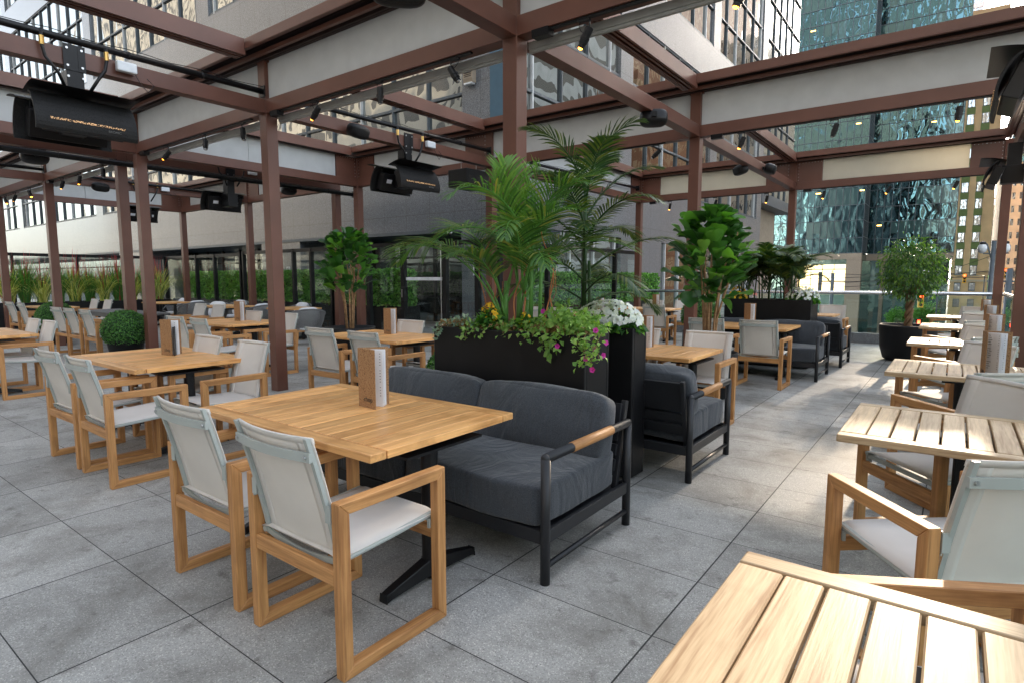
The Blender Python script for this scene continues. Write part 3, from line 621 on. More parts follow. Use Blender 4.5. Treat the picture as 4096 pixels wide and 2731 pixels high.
speaker('oblong black speaker under the left pergola beam', (-15.36, 5.1, 3.47), PI / 2 + .1)
speaker('black speaker tucked under the beam at the far left', (-11.8, 3.1, 3.40), -PI / 2, 1.1)
speaker('black speaker behind the tall near column under the beam', (-11.8, 7.6, 3.40), -PI / 2)
t = thing('speaker_box', 'square black subwoofer hanging beside the centre column above the palms', 'speaker', (-6.98, 8.0, 3.42))
MB().box(-.22, -.30, -.40, .22, .30, -.10).build('cabinet', M['black'], t, .01); MB().box(.222, -.28, -.385, .228, .28, -.115).build('front_mesh', M['grille'], t)
MB().box(-.2, -.304, -.39, .2, -.3005, -.11).build('side_mesh', M['grille'], t)
m = MB()
for yy in (-.2, .2): m.tube([(0, yy, -.1), (0, yy, .04)], .006, 6)
m.pieces('hanging_rod', M['screw'], t)

# ================================================================== furniture: chairs
def make_chair(label, loc, rz, group='teak armchairs with white slings'):
    t = thing('teak_armchair', label, 'armchair', loc, rz, group)
    w, h, d, e = .305, .665, .268, .046
    for s in (-1, 1):
        x0, x1 = (s * w, s * (w - e)) if s < 0 else (s * (w - e), s * w)
        MB().prism([(d, 0), (d, h), (d - e, h - e), (d - e, e)], x0, x1).build('leg', WOOD['z'], t, .003, seg=1)
        MB().prism([(-d, 0), (-d + e, e), (-d + e, h - e), (-d, h)], x0, x1).build('leg', WOOD['z'], t, .003, seg=1)
        MB().prism([(-d, h), (-d + e, h - e), (d - e, h - e), (d, h)], x0, x1).build('armrest', WOOD['y'], t, .003, seg=1)
        MB().prism([(-d, 0), (d, 0), (d - e, e), (-d + e, e)], x0, x1).build('runner', WOOD['y'], t, .003, seg=1)
    for y in (-d, d - .034): MB().box(-w + e + .001, y + .003, .348, w - e - .001, y + .031, .408).build('stretcher', WOOD['x'], t, .003, seg=1)
    # seat sling with pale side tubes
    n, k = 9, 5; hw = w - e - .016
    m = MB()
    for s in (-1, 1): m.tube([(s * hw, -.235, .425), (s * hw, 0, .437), (s * hw, .252, .455)], .013, 8)
    m.box(-hw, .225, .425, hw, .24, .447)
    pts = [(-hw + 2 * hw * i / 10, -.222 + .0 * i, .424 - .030 * math.sin(PI * i / 10)) for i in range(11)]
    for a, c in zip(pts[:-1], pts[1:]): m.prism([(a[0], a[2] - .012), (c[0], c[2] - .012), (c[0], c[2] + .012), (a[0], a[2] + .012)], -.228, -.218, 'y')
    for s in (-1, 1): m.box(s * (w - e - .001), .215, .40, s * (w - e - .013), .245, .44)
    m.build('seat_frame', M['sage'], t)
    def sheet(fn, nu, nv, th):
        V = [fn(-1 + 2 * i / nu, j / nv, 0) for j in range(nv + 1) for i in range(nu + 1)] + [fn(-1 + 2 * i / nu, j / nv, th) for j in range(nv + 1) for i in range(nu + 1)]
        o = (nu + 1) * (nv + 1); F = []
        for j in range(nv):
            for i in range(nu):
                a = j * (nu + 1) + i; F.append((a, a + 1, a + nu + 2, a + nu + 1)); F.append((o + a, o + a + nu + 1, o + a + nu + 2, o + a + 1))
        for i in range(nu): F.append((i, o + i, o + i + 1, i + 1)); a = nv * (nu + 1) + i; F.append((a, a + 1, o + a + 1, o + a))
        for j in range(nv): a = j * (nu + 1); F.append((a, a + nu + 1, o + a + nu + 1, o + a)); a += nu; F.append((a, o + a, o + a + nu + 1, a + nu + 1))
        return V, F
    V, F = sheet(lambda u, v_, th: (u * (hw + .012), -.24 + .495 * v_, .452 + .02 * v_ - .016 * (1 - u * u) * math.sin(PI * v_) - th - (.012 if abs(u) > .99 else 0)), 10, 6, .004)
    MB().add(V, F).build('seat', M['sling'], t, smooth=True)
    # back: two pale side rails, wrapped sling, curved cross bar with screws
    bw = w - e - .020
    def back(u, v_, th): return (u * (bw + .004), -.205 - .085 * v_ - .03 * v_ * v_ - .035 * (1 - u * u) * (.25 + .75 * v_) - th, .425 + .48 * v_)
    V, F = sheet(back, 12, 10, .003); q = MB().add(V, F)
    for s in (-1, 1):
        V, F = sheet(lambda u, v_, th: back(s * (.80 + .10 * u), v_, .0055 - th), 3, 10, .0098); q.add(V, F)
    V, F = sheet(lambda u, v_, th: back(u * .995, .955 + .047 * v_, .0065 - th), 12, 2, .0118); q.add(V, F)
    q.build('backrest', M['sling'], t, smooth=True)
    for s in (-1, 1):
        m = MB(); pr = [back(s * .93, v_, .004) for v_ in (0, .2, .4, .6, .8, 1.0)]
        for a, c in zip(pr[:-1], pr[1:]):
            m.prism([(a[1] - .016, a[2]), (a[1], a[2]), (c[1], c[2]), (c[1] - .016, c[2])], s * bw - .009 * (1 + s), s * bw + .009 * (1 - s))
        m.build('back_rail', M['sage'], t)
    m = MB(); q = [back(-1 + 2 * i / 14, .86, .02 if 0 < i < 14 else .024) for i in range(15)]
    for a, c in zip(q[:-1], q[1:]):
        m.prism([(a[0], a[1] - .012), (c[0], c[1] - .012), (c[0], c[1]), (a[0], a[1])], a[2] - .017, a[2] + .017, 'z')
    m.build('top_bar', M['sage'], t)
    m = MB()
    for s in (-1, 1): p = back(s * .92, .86, .034); m.tube([p, (p[0], p[1] - .006, p[2])], .007, 8)
    m.build('bolts', M['screw'], t)
    m = MB()
    for s in (-1, 1):
        m.box(s * (w - e - .0012), -.268, .575, s * (w - e - .006), -.225, .655); p = (s * (w - e - .0035), -.2685, .615)
        m.box(s * (w - e - .001), -.2715, .585, s * (w - e - .03), -.2683, .65)
    m.pieces('side_bracket', M['sage'], t, k=2)
    return t
C0 = make_chair('armchair in the near foreground with its back towards us, right one at the front table', (-1.97, 1.475, 0), 0)
def chair(x, y, rz, label): return dup(C0, label, (x, y, 0), rz, 'teak armchairs with white slings')
F_, Bk = 0., PI
chair(-2.71, 1.48, .0, 'armchair in the near foreground, its back towards us, left one at the front table')
chair(-5.56, 1.74, .02, 'left of two armchairs with backs towards us at the second table from the front')
chair(-4.855, 1.735, -.02, 'right of two armchairs with backs towards us at the second table')
chair(-5.69, 2.39, Bk, 'left of two white backed armchairs facing us behind the second table')
chair(-4.88, 2.385, Bk, 'armchair facing us right in front of the tall near column')
chair(-9.96, 2.11, Bk, 'left of two armchairs facing us at the table cut by the left edge')
chair(-9.30, 2.11, Bk, 'right of two armchairs facing us at the table cut by the left edge')
chair(-5.615, 4.205, .02, 'left armchair with its back to us at the table right of the tall near column')
chair(-4.83, 4.19, -.03, 'right armchair with its back to us at the table left of the black planter')
chair(-5.67, 5.0, Bk, 'armchair facing us behind the menu left of the black planter')
chair(-4.90, 5.0, Bk, 'armchair facing us mostly hidden by the corner of the black planter')
chair(-9.01, 4.15, .03, 'left armchair with its back to us at the table behind the tall near column')
chair(-8.28, 4.15, -.03, 'right armchair with its back to us at the table behind the tall near column')
chair(-9.38, 4.93, Bk, 'armchair facing us partly hidden left of the tall near column')
chair(-8.37, 4.93, Bk, 'armchair facing us just right of the tall near column, beside the rope chair')
chair(-13.65, 4.0, .04, 'leftmost of three armchairs in a row along the grey slatted table')
chair(-12.93, 4.0, .02, 'middle of three armchairs in a row along the grey slatted table')
chair(-12.12, 4.0, 0, 'rightmost of three armchairs along the grey slatted table, by the box ball')
chair(-13.0, 5.75, Bk, 'left armchair on the far side of the grey slatted table, near the paired columns')
chair(-12.2, 5.75, Bk, 'right armchair on the far side of the grey slatted table')
chair(-17.52, 4.17, .05, 'left armchair with its back to us at the far left teak table by the grasses')
chair(-16.62, 4.17, .0, 'right armchair with its back to us at the far left teak table')
chair(-18.03, 5.4, Bk, 'left armchair facing us in front of the grasses')
chair(-17.12, 5.4, Bk, 'right armchair facing us in front of the grasses')
chair(-2.0, 5.72, Bk, 'armchair facing us at the table right of the white flowers')
chair(-2.78, 5.74, Bk, 'armchair facing us half hidden by the white flowers and menu')
chair(-2.03, 8.38, .0, 'armchair with its back to us left of the second charcoal sofa')
chair(-2.72, 8.36, .03, 'armchair with its back to us behind the fig trunks')
chair(-1.97, 13.2, Bk, 'armchair facing us at the small table by the glass railing')
chair(-5.03, 11.9, .05, 'far armchair with its back to us left of the fig near the railing')
chair(-6.0, 13.6, Bk, 'left armchair facing us at the far table near the end of the railing')
chair(-5.22, 13.6, Bk, 'right armchair facing us at the far table near the end of the railing')
chair(-5.85, 9.62, .0, 'right armchair with its back to us behind the palm stems')
chair(-6.55, 9.62, .0, 'left armchair with its back to us behind the palm stems')
RT = [(.68, 1.54), (2.98, 3.84), (5.25, 6.15), (7.75, 8.55), (10.45, 11.35), (13.2, 14.05)]
NW, SW = math.radians(40.5), math.radians(130.5)
chair(.13, 1.56, math.radians(120), 'armchair at lower right whose teak arm shows above the nearest slatted table')
chair(.04, 2.61, NW, 'large turned armchair at lower right with its back and screwed bar towards us')
chair(.005, 3.825, SW, 'turned armchair tucked under the second slatted table from the front')
chair(.10, 4.72, NW, 'turned armchair between the second and third slatted tables, back towards us')
chair(.03, 6.12, SW + .05, 'turned armchair tucked under the third slatted table')
chair(.10, 7.28, NW + .06, 'turned armchair between the third and fourth slatted tables')
chair(.02, 8.50, SW - .04, 'turned armchair tucked under the fourth slatted table')
chair(.10, 9.98, NW, 'turned armchair between the fourth and fifth slatted tables')
chair(.03, 11.3, SW, 'turned armchair behind the fifth slatted table')
chair(.10, 12.75, NW, 'turned armchair between the fifth and sixth slatted tables')
chair(.04, 14.1, SW, 'last armchair of the right row by the corner of the railing')

# ================================================================== tables
def pedestal(t, x, y, h, foot=.30, r=.042):
    MB().tube([(x, y, .012), (x, y, h)], r, 20).build('pedestal', M['black'], t, smooth=False)
    for s in (-1, 1):
        m = MB(); a = [(-.028, 0), (.028, 0)]
        y1 = y + s * foot
        V = []
        for (yy, hw, z0, z1) in ((y + s * .03, .036, .03, .105), (y + s * foot * .9, .028, .012, .048), (y1, .024, .0, .04)):
            V += [(x - hw, yy, z0), (x + hw, yy, z0), (x + hw * .8, yy, z1), (x - hw * .8, yy, z1)]
        m.add(V, [(0, 1, 2, 3), (8, 11, 10, 9)] + [(i * 4 + j, i * 4 + (j + 1) % 4, i * 4 + 4 + (j + 1) % 4, i * 4 + 4 + j) for i in (0, 1) for j in range(4)])
        m.build('foot', M['black'], t, .004)
    MB().box(x - .12, y - .25, h, x + .12, y + .25, h + .012).build('top_plate', M['black'], t)
def teak_table(x0, x1, y0, y1, label, W_=OILED, gap=.0055, bw=.085, pw=.105, th=.036, ped=2, group='teak dining tables', H_=.745, slat=False):
    t = thing('teak_table', label, 'table', ((x0 + x1) / 2, (y0 + y1) / 2, 0), 0, group); hx, hy = (x1 - x0) / 2, (y1 - y0) / 2; z0, z1 = H_ - th, H_
    MB().box(-hx, -hy, z0, hx, -hy + bw, z1).build('edge_board', W_['x'], t, .005); MB().box(-hx, hy - bw, z0, hx, hy, z1).build('edge_board', W_['x'], t, .005)
    m = MB(); ew = bw if not slat else .105
    m.box(-hx + (.0 if slat else .0), -hy + bw + gap, z0, -hx + ew, hy - bw - gap, z1); m.box(hx - ew, -hy + bw + gap, z0, hx, hy - bw - gap, z1)
    ln = 2 * hx - 2 * ew; n = max(1, round(ln / pw)); st = ln / n
    for i in range(n): a = -hx + ew + i * st; m.box(a + gap / 2, -hy + bw + gap, z0 + .002, a + st - gap / 2, hy - bw - gap, z1 - .0006)
    m.build('tabletop', W_['y'], t, .0025 if not slat else .004, seg=1)
    m = MB(); m.box(-hx + .15, -.05, z0 - .03, hx - .15, .05, z0 - .001)
    m.build('underframe', M['black'], t)
    if ped == 2: pedestal(t, hx - .13, -.02, z0 - .042); pedestal(t, -hx + .13, -.02, z0 - .042)
    else: pedestal(t, 0, 0, z0 - .042, .30, .04)
    return t
teak_table(-3.29, -1.83, 1.485, 2.44, 'large oiled teak table in the front centre carrying a cork menu')
teak_table(-6.48, -5.03, 1.82, 2.78, 'oiled teak table second from the front, left of the near column foot')
teak_table(-10.86, -9.36, 1.38, 2.33, 'teak table cut by the left edge of the photo')
teak_table(-6.40, -4.95, 4.42, 5.33, 'teak table left of the black planter with a cork menu')
teak_table(-10.2, -8.76, 4.46, 5.50, 'teak table behind the tall near column with a wide cork menu')
teak_table(-19.0, -17.45, 4.45, 5.2, 'small looking teak table at the far left in front of the grasses')
teak_table(-19.3, -18.1, 7.3, 8.3, 'leftmost teak table among the grey rope armchairs')
teak_table(-15.7, -14.4, 7.2, 8.15, 'middle teak table among the grey rope armchairs')
teak_table(-13.2, -12.2, 7.7, 8.55, 'right teak table among the grey rope armchairs')
teak_table(-3.25, -1.83, 5.02, 5.98, 'teak table right of the white flowers, behind the first rope of planters', pw=.1, gap=.006)
teak_table(-3.25, -1.83, 8.75, 9.72, 'teak table beside the second charcoal sofa', pw=.1, gap=.006)
teak_table(-3.25, -1.80, 12.4, 13.3, 'small distant teak table by the railing behind the long palm planter', pw=.1, gap=.006)
teak_table(-6.55, -5.12, 12.6, 13.5, 'distant teak table left of the fig near the railing end')
teak_table(-6.55, -5.2, 10.0, 10.9, 'teak table behind the palm stems carrying a cork menu')
rl = ['nearest pale slatted table at the bottom right corner', 'second pale slatted table from the front in the right row', 'third pale slatted table from the front in the right row', 'fourth pale slatted table from the front in the right row',
      'fifth pale slatted table from the front in the right row', 'sixth and farthest pale slatted table of the right row']
for (a, c), l in zip(RT, rl): teak_table(-.39, .56, a, c, l, WEATH, .0075, .07, .095, .034, 1, 'pale slatted tables in the right row', slat=True)
t = thing('slatted_table', 'long dark grey slatted table behind the three armchairs', 'table', (-14.1, 4.95, 0))
m = MB()
for i in range(18): a = -1.3 + i * .145; m.box(a, -.40, .715, a + .137, .40, .75)
m.box(-1.3, -.405, .66, 1.31, -.401, .75); m.box(-1.3, .401, .66, 1.31, .405, .75); m.build('tabletop', M['grey_slat'], t)
for sx in (-1.25, 1.2):
    for sy in (-.38, .30): MB().box(sx, sy, 0, sx + .08, sy + .08, .714).build('leg', M['grey_slat'], t)

# ================================================================== menus
def menu(x, y, rz, label, z=.7455, open_=.5, face='cover', h=.325):
    rz = math.atan2(-x, y) + math.radians(61 if x < -1 else 44)
    t = thing('menu', label, 'menu', (x, y, z), rz, 'menus standing on the tables')
    # two cork boards meeting at a spine on local Y axis, opening towards -Y
    for s, nm in ((-1, 'front_cover'), (1, 'back_cover')):
        R = Matrix.Rotation(s * open_, 3, 'Z'); o = MB(); o.obox(R @ Vector((0, -.081, 0)) + Vector((s * .004, 0, h / 2)), (.004, .160, h), R); c_ = o.build(nm, M['cork'], t)
        if s < 0:
            tx = text('cover_lettering', 'chop', .042, M['ink'], c_, (0, 0, 0), (0, 0, 0), ext=.0005)
            tx.matrix_local = Matrix.Translation(R @ Vector((-.0028, -.052, 0)) + Vector((-.0042, 0, .035))) @ (R.to_4x4() @ Matrix.Rotation(-PI / 2, 4, 'Z') @ Matrix.Rotation(PI / 2, 4, 'X'))
    for k, a in enumerate((-.05, .12, .32)):
        R = Matrix.Rotation(a * open_ / .55, 3, 'Z'); o = MB(); o.obox(R @ Vector((0, -.075, 0)) + Vector((0, -.004, h / 2 - .004)), (.0012, .142, h - .012), R); pg = o.build('page', M['pages'], t)
        if k in (0, 2):
            sd_ = -1; ln = MB()
            for q in range(16):
                if q in (5, 11): continue
                w_ = .018 + .022 * ((q * 7) % 5) / 5
                ln.obox(R @ Vector((sd_ * .0009, -.040 - w_ / 2, 0)) + Vector((0, -.004, h - .03 - q * .0155)), (.0006, w_, .003), R)
                ln.obox(R @ Vector((sd_ * .0009, -.130, 0)) + Vector((0, -.004, h - .03 - q * .0155)), (.0006, .007, .003), R)
            ln.build('printed_lines', M['ink'], pg)
    return t
menu(-2.62, 2.06, math.radians(35), 'cork menu standing open on the front centre table')
menu(-5.86, 2.36, math.radians(30), 'cork menu with white pages standing on the second table from the front')
menu(-5.80, 4.98, math.radians(35), 'cork menu on the table left of the black planter')
menu(-9.55, 5.0, math.radians(42), 'wide cork menu on the table behind the tall near column')
menu(-2.60, 5.62, math.radians(40), 'menu showing white pages right of the white flowers')
menu(-2.55, 9.3, math.radians(45), 'cork menu left of the second charcoal sofa, before the palm planter')
menu(-5.72, 10.4, math.radians(45), 'cork menu between palm stems and white flowers')
menu(-5.70, 13.1, math.radians(45), 'small distant cork menu left of the fig')
menu(.34, 3.34, math.radians(-25), 'dark backed menu on the second slatted table at the right edge', open_=.35)
menu(.19, 5.48, math.radians(-12), 'tall menu with a printed page on the third slatted table', open_=.6)
menu(.29, 8.12, math.radians(-12), 'menu on the fourth slatted table with cork back showing', open_=.6)
menu(.36, 10.85, math.radians(-12), 'menu on the fifth slatted table', open_=.6)
menu(.40, 13.6, math.radians(-12), 'farthest menu of the right row', open_=.6)
t = thing('drinks_card', 'black drinks card with an orange cocktail leaning behind the menu on the second table', 'card', (-5.72, 2.42, .7455), math.radians(-35))
MB().box(-.055, -.002, 0, .055, .002, .26).build('card', M['black'], t)
c_ = MB(); c_.lathe([(.001, .075), (.012, .075), (.002, .08), (.002, .115), (.022, .15)], 12, (.018, -.004), sy=.05); c_.build('printed_glass', M['screw'], t)
c_ = MB(); c_.lathe([(.004, .12), (.024, .152), (.001, .155)], 12, (.018, -.006), sy=.05); c_.build('printed_drink', emis('orange_print', (.8, .15, .03), 0.), t)
text('card_lettering', 'SIGNATURE', .014, M['pages'], t, (-.048, -.0035, .2), (PI / 2, 0, 0), ext=.0004)

# ================================================================== sofas
def cushion(name, c, size, mat, parent, bulge=.035, seed=0, rot=None, ex_=5.0):
    """pillow-like box: rounded edges, bulged faces and soft creases"""
    rng = np.random.default_rng(seed); n = 14; V = []; F = []
    sx, sy, sz = [x / 2 for x in size]; ph = rng.uniform(0, 6, 8); idx = {}
    def pt(u, v_, w_):
        p = np.array([u, v_, w_]); q = p.copy()
        ex = .10
        e = ex_; nn = (abs(u) ** e + abs(v_) ** e + abs(w_) ** e) ** (1 / e); q = p / max(nn, 1e-6)
        x, y, z = q[0] * sx, q[1] * sy, q[2] * sz
        b_ = (1 - u * u) * (1 - v_ * v_); z += math.copysign(bulge * b_, w_) if abs(w_) > .99 else 0
        if abs(v_) > .99: y += math.copysign(bulge * .5 * (1 - u * u) * (1 - w_ * w_), v_)
        if abs(u) > .99: x += math.copysign(bulge * .3 * (1 - v_ * v_) * (1 - w_ * w_), u)
        z += .004 * math.sin(u * 5 + ph[0] + 2 * v_) + .002 * math.sin(v_ * 7 + u * 4 + ph[1]); y += .004 * math.sin(u * 6 + ph[2] + 3 * w_)
        return (x, y, z)
    def vid(u, v_, w_):
        k = (round(u, 4), round(v_, 4), round(w_, 4))
        if k not in idx: idx[k] = len(V); V.append(pt(u, v_, w_))
        return idx[k]
    g = [math.sin(PI / 2 * (-1 + 2 * i / n)) for i in range(n + 1)]
    for ax in range(3):
        for s in (-1, 1):
            for i in range(n):
                for j in range(n):
                    q = []
                    for a, b_ in ((i, j), (i + 1, j), (i + 1, j + 1), (i, j + 1)):
                        p = [0, 0, 0]; p[ax] = s; p[(ax + 1) % 3] = g[a]; p[(ax + 2) % 3] = g[b_]; q.append(vid(*p))
                    F.append(tuple(q if s > 0 else q[::-1]))
    R = rot or Matrix.Identity(3)
    V = [tuple(Vector(c) + R @ Vector(p)) for p in V]
    o = MB().add(V, F).build(name, mat, parent, smooth=True)
    # piped seam round the cushion
    e = 5.0; ring = []
    for k in range(48):
        a = 2 * PI * k / 48; cu, sv = math.cos(a), math.sin(a); m_ = (abs(cu) ** 7 + abs(sv) ** 7) ** (-1 / 7.); ring.append((cu * m_ * .985, sv * m_ * .985))
    for s in (.72,):
        pts = [tuple(Vector(c) + R @ Vector((a * sx * 1.0, b_ * sy * 1.0, sz * s))) for a, b_ in ring]; pts.append(pts[0])
        MB().tube(pts, .0035, 5).build('piping', mat, o, smooth=True)
    return o
def make_sofa(label, loc, rz, Ln=1.93, n=2):
    """local: front faces -Y, width along X, origin on the floor at the centre"""
    t = thing('outdoor_sofa', label, 'sofa', loc, rz, 'charcoal outdoor sofas')
    hx, d = Ln / 2, .43
    for s in (-1, 1):
        for y in (-d, d):
            MB().tube([(s * hx, y, .0), (s * hx, y, .615)], .024, 16).build('leg', M['char'], t, smooth=True)
        arm = MB().tube([(s * hx, -d, .615), (s * hx, d, .615)], .024, 16).build('arm_rail', M['char'], t, smooth=True)
        m = MB(); m.ell((s * hx, -d, .615), (.024, .024, .024), 16, 8); m.ell((s * hx, d, .615), (.024, .024, .024), 16, 8); m.build('elbow', M['char'], arm, smooth=True)
        MB().tube([(s * hx, -.20, .615), (s * hx, .22, .615)], .026, 18).build('wood_sleeve', WOOD['y'], arm, smooth=True)
        MB().tube([(s * hx, -d, .085), (s * hx, d, .085)], .015, 12).build('foot_rail', M['char'], t, smooth=True)
        MB().box(s * hx - .013, -d + .02, .20, s * hx + .013, d - .02, .262).build('side_rail', M['char'], t, .003)
    MB().box(-hx + .02, -d - .014, .195, hx - .02, -d + .014, .262).build('front_rail', M['char'], t, .003)
    MB().box(-hx + .02, d - .014, .195, hx - .02, d + .014, .262).build('rear_rail', M['char'], t, .003)
    m = MB(); m.box(-hx + .03, -d + .03, .215, hx - .03, d - .03, .235); m.build('seat_deck', M['char'], t)
    R = Matrix.Rotation(math.radians(-13), 3, 'X'); m = MB()
    for z0, z1 in ((.50, .72), (.42, .485), (.33, .40)):
        zz = (z0 + z1) / 2; m.obox((0, d - .045 + (zz - .4) * .23, zz), (Ln - .10, .022, z1 - z0), R)
    for s in (-1, 1): m.obox((s * (hx - .045), d - .02 + .015, .48), (.03, .035, .52), R)
    m.build('back_slats', M['char'], t, .003)
    cw = (Ln - .06) / n
    for i in range(n):
        x = -hx + .03 + cw * (i + .5)
        cushion('seat_cushion', (x, -.05, .365), (cw + .002, .80, .205), M['uph'], t, .006, 3 + i, None, 18.)
        R2 = Matrix.Rotation(math.radians(74), 3, 'X')
        cushion('back_cushion', (x, .262, .602), (cw - .012, .385, .17), M['uph'], t, .038, 11 + i, R2, 9.)
    return t
S0 = make_sofa('long charcoal sofa with wood arm sleeves in the front centre', (-2.44, 2.65, 0), 0)
dup(S0, 'charcoal sofa behind the planters turned away, its slatted back showing', (-2.40, 4.43, 0), PI, 'charcoal outdoor sofas')
dup(S0, 'distant charcoal sofa facing us in front of the long palm planter', (-2.45, 9.53, 0), 0, 'charcoal outdoor sofas')
dup(S0, 'farthest charcoal sofa turned away at the end of the long palm planter', (-2.38, 11.22, 0), PI, 'charcoal outdoor sofas')

# ================================================================== rope lounge chairs
def make_rope_chair(label, loc, rz):
    t = thing('rope_armchair', label, 'armchair', loc, rz, 'grey rope lounge armchairs')
    K = 26; a0, a1 = math.radians(-25), math.radians(205)     # shell wraps round the back, opening at -Y
    def top(k):
        a = a0 + (a1 - a0) * k / K; s = math.sin((a - a0) / (a1 - a0) * PI); return (.40 * math.cos(a), .36 * math.sin(a) + .0, .58 + .20 * s)
    def bot(k):
        a = a0 + (a1 - a0) * k / K; return (.30 * math.cos(a), .27 * math.sin(a), .36)
    m = MB(); m.tube([top(k) for k in range(K + 1)], .018, 8); m.tube([bot(k) for k in range(K + 1)], .016, 8); m.tube([top(0), (.36, -.27, .45), bot(0)], .016, 8); m.tube([top(K), (-.36, -.27, .45), bot(K)], .016, 8)
    m.build('shell_frame', M['rope'], t, smooth=True)
    m = MB(); K2 = 84
    for k in range(K2 + 1):
        f = k * K / K2; i = min(int(f), K - 1); g = f - i
        A_ = Vector(top(i)).lerp(Vector(top(i + 1)), g); B_ = Vector(bot(i)).lerp(Vector(bot(i + 1)), g); m.tube([A_, A_.lerp(B_, .5) + Vector((A_.x, A_.y, 0)).normalized() * .015, B_], .0058, 4)
    m.build('rope_back', M['rope'], t)
    MB().lathe([(.0, .33), (.28, .33), (.30, .36), (.28, .40), (.0, .41)], 28, sx=1.02, sy=.98).build('seat_cushion', M['pillow'], t, smooth=True)
    for x, y in ((-.24, -.2), (.24, -.2), (-.24, .22), (.24, .22)): MB().tube([(x * .95, y * .95, .34), (x * 1.12, y * 1.12, 0)], [.02, .013], 8).build('leg', WOOD['z'], t)
    m = MB(); m.box(-.25, -.22, .30, .25, .24, .33); m.build('seat_ring', WOOD['x'], t)
    cushion('pillow', (0, .17, .60), (.46, .13, .40), M['pillow'], t, .035, 21, Matrix.Rotation(math.radians(-20), 3, 'X'))
    return t
RC = make_rope_chair('rope armchair with pillow facing us, left end of the lounge group', (-19.6, 9.0 - .6, 0), 0)
for x, y, rz, l in ((-17.3, 7.9, -PI / 2, 'rope armchair turned left, second from the left, showing its woven side'), (-15.9, 7.75, .5, 'rope armchair with a pillow and white seat facing us beside the menu'),
                    (-14.0, 7.9, -PI / 2 + .2, 'rope armchair right of the middle lounge table'), (-11.35, 7.55, -PI / 2 - .35, 'rope armchair right of the tall near column, its woven side towards us'),
                    (-16.6, 8.7, .2, 'rope armchair behind the others with its pillow against the fence'), (-13.6, 8.75, .1, 'rope armchair farthest back between the near column and the fence')):
    dup(RC, l, (x, y, 0), rz, 'grey rope lounge armchairs')

# ================================================================== glass fences of the terrace
def fence(label, pts, z1=2.19, posts=(), pw=.07, frame=M['black'], d=(1, 0)):
    """framed glass wall along a straight line pts[0] -> pts[1] on the floor"""
    a, c = Vector((*pts[0], 0)), Vector((*pts[1], 0)); u = (c - a).normalized(); nrm = Vector((-u.y, u.x, 0)); Ln = (c - a).length
    t = thing('glass_fence', label, 'glass fence', tuple(a)); R = Matrix((u, nrm, Vector((0, 0, 1)))).transposed()
    MB().obox(u * (Ln / 2) + Vector((0, 0, z1 - .045)), (Ln, .075, .09), R).build('top_rail', frame, t)
    MB().obox(u * (Ln / 2) + Vector((0, 0, .05)), (Ln, .075, .10), R).build('bottom_rail', frame, t)
    ps = list(posts)
    for p in ps:
        MB().obox(u * p + Vector((0, 0, z1 / 2)), (pw, .11, z1 + .004), R).build('post', frame, t)
    for p, q in zip(ps[:-1], ps[1:]):
        MB().obox(u * ((p + q) / 2) + Vector((0, 0, (z1 + .01) / 2)), (q - p - pw - .002, .012, z1 - .19), R).build('glass_pane', M['glass'], t)
    return t
Xc = lambda x: x + 22.1
fence('black framed glass wall behind the rope armchairs at the left', ((-22.1, 9.2), (-17.0, 9.2)), 2.19, [.03, 2.3, 3.5, 5.06])
fence('black framed glass wall directly left of the first tall fiddle fig', ((-16.9, 9.2), (-12.6, 9.2)), 2.23, [.04, 1.66, 2.6, 3.4, 4.26])
fence('black framed glass wall behind the first fiddle fig', ((-12.5, 9.2), (-9.95, 9.2)), 2.25, [.04, 1.3, 2.5], .10)
fence('black framed glass wall right of the glass door', ((-8.75, 9.2), (-7.2, 9.2)), 2.23, [.05, .95, 1.5], .10)
fence('black framed glass wall running back from the door to the far railing', ((-7.2, 9.35), (-7.2, 15.6)), 2.19, [.05, 1.5, 3.1, 4.7, 6.2])
fence('black framed glass wall behind the tall grasses', ((-22.1, -1.0), (-22.1, 9.2)), 2.19, [.04, 2.2, 4.4, 6.0, 7.6, 9.0, 10.16])
t = thing('glass_door', 'frameless glass gate with a black lock box and pale horizontal band', 'gate', (-9.92, 9.2, 0))
MB().box(0, -.006, .02, 1.12, .006, 2.22).build('glass_leaf', M['glass'], t); MB().box(.0, -.012, 1.40, 1.12, -.0065, 1.47).build('frosted_band', M['plastic'], t)
m = MB(); m.box(-.05, -.14, .95, .07, -.02, 1.25); m.build('lock_box', M['black'], t, .01); MB().box(-.015, -.142, 1.02, .01, -.1405, 1.2).build('key_plate', M['screw'], t)
MB().tube([(1.10, -.02, .0), (1.10, -.02, 2.23)], .012, 8).build('hinge_post', M['screw'], t)

# railing round the terrace
t = thing('glass_railing', 'green tinted glass railing with a steel handrail along the far edge of the terrace', 'railing', (0, 0, 0))
MB().box(-7.1, 15.25, .001, .95, 15.45, .22).build('granite_curb', M['curb_granite'], t)
MB().tube([(-7.1, 15.36, 1.10), (.80, 15.36, 1.13)], .038, 16).build('handrail', M['chrome'], t, smooth=True)
for k in range(5): MB().box(-7.05 + k * 1.57, 15.352, .222, -7.05 + k * 1.57 + 1.55, 15.368, 1.07).build('glass_pane', M['rail_glass'], t)
t = thing('glass_railing', 'glass railing with a steel handrail running along the right edge of the terrace', 'railing', (0, 0, 0))
MB().box(.75, -6, .001, .95, 15.24, .22).build('granite_curb', M['curb_granite'], t)
MB().tube([(.80, 15.36, 1.13), (.80, -6, 1.13)], .038, 16).build('handrail', M['chrome'], t, smooth=True)
for k in range(14): MB().box(.832, 15.2 - k * 1.5 - 1.48, .222, .848, 15.2 - k * 1.5, 1.10).build('glass_pane', M['rail_glass'], t)

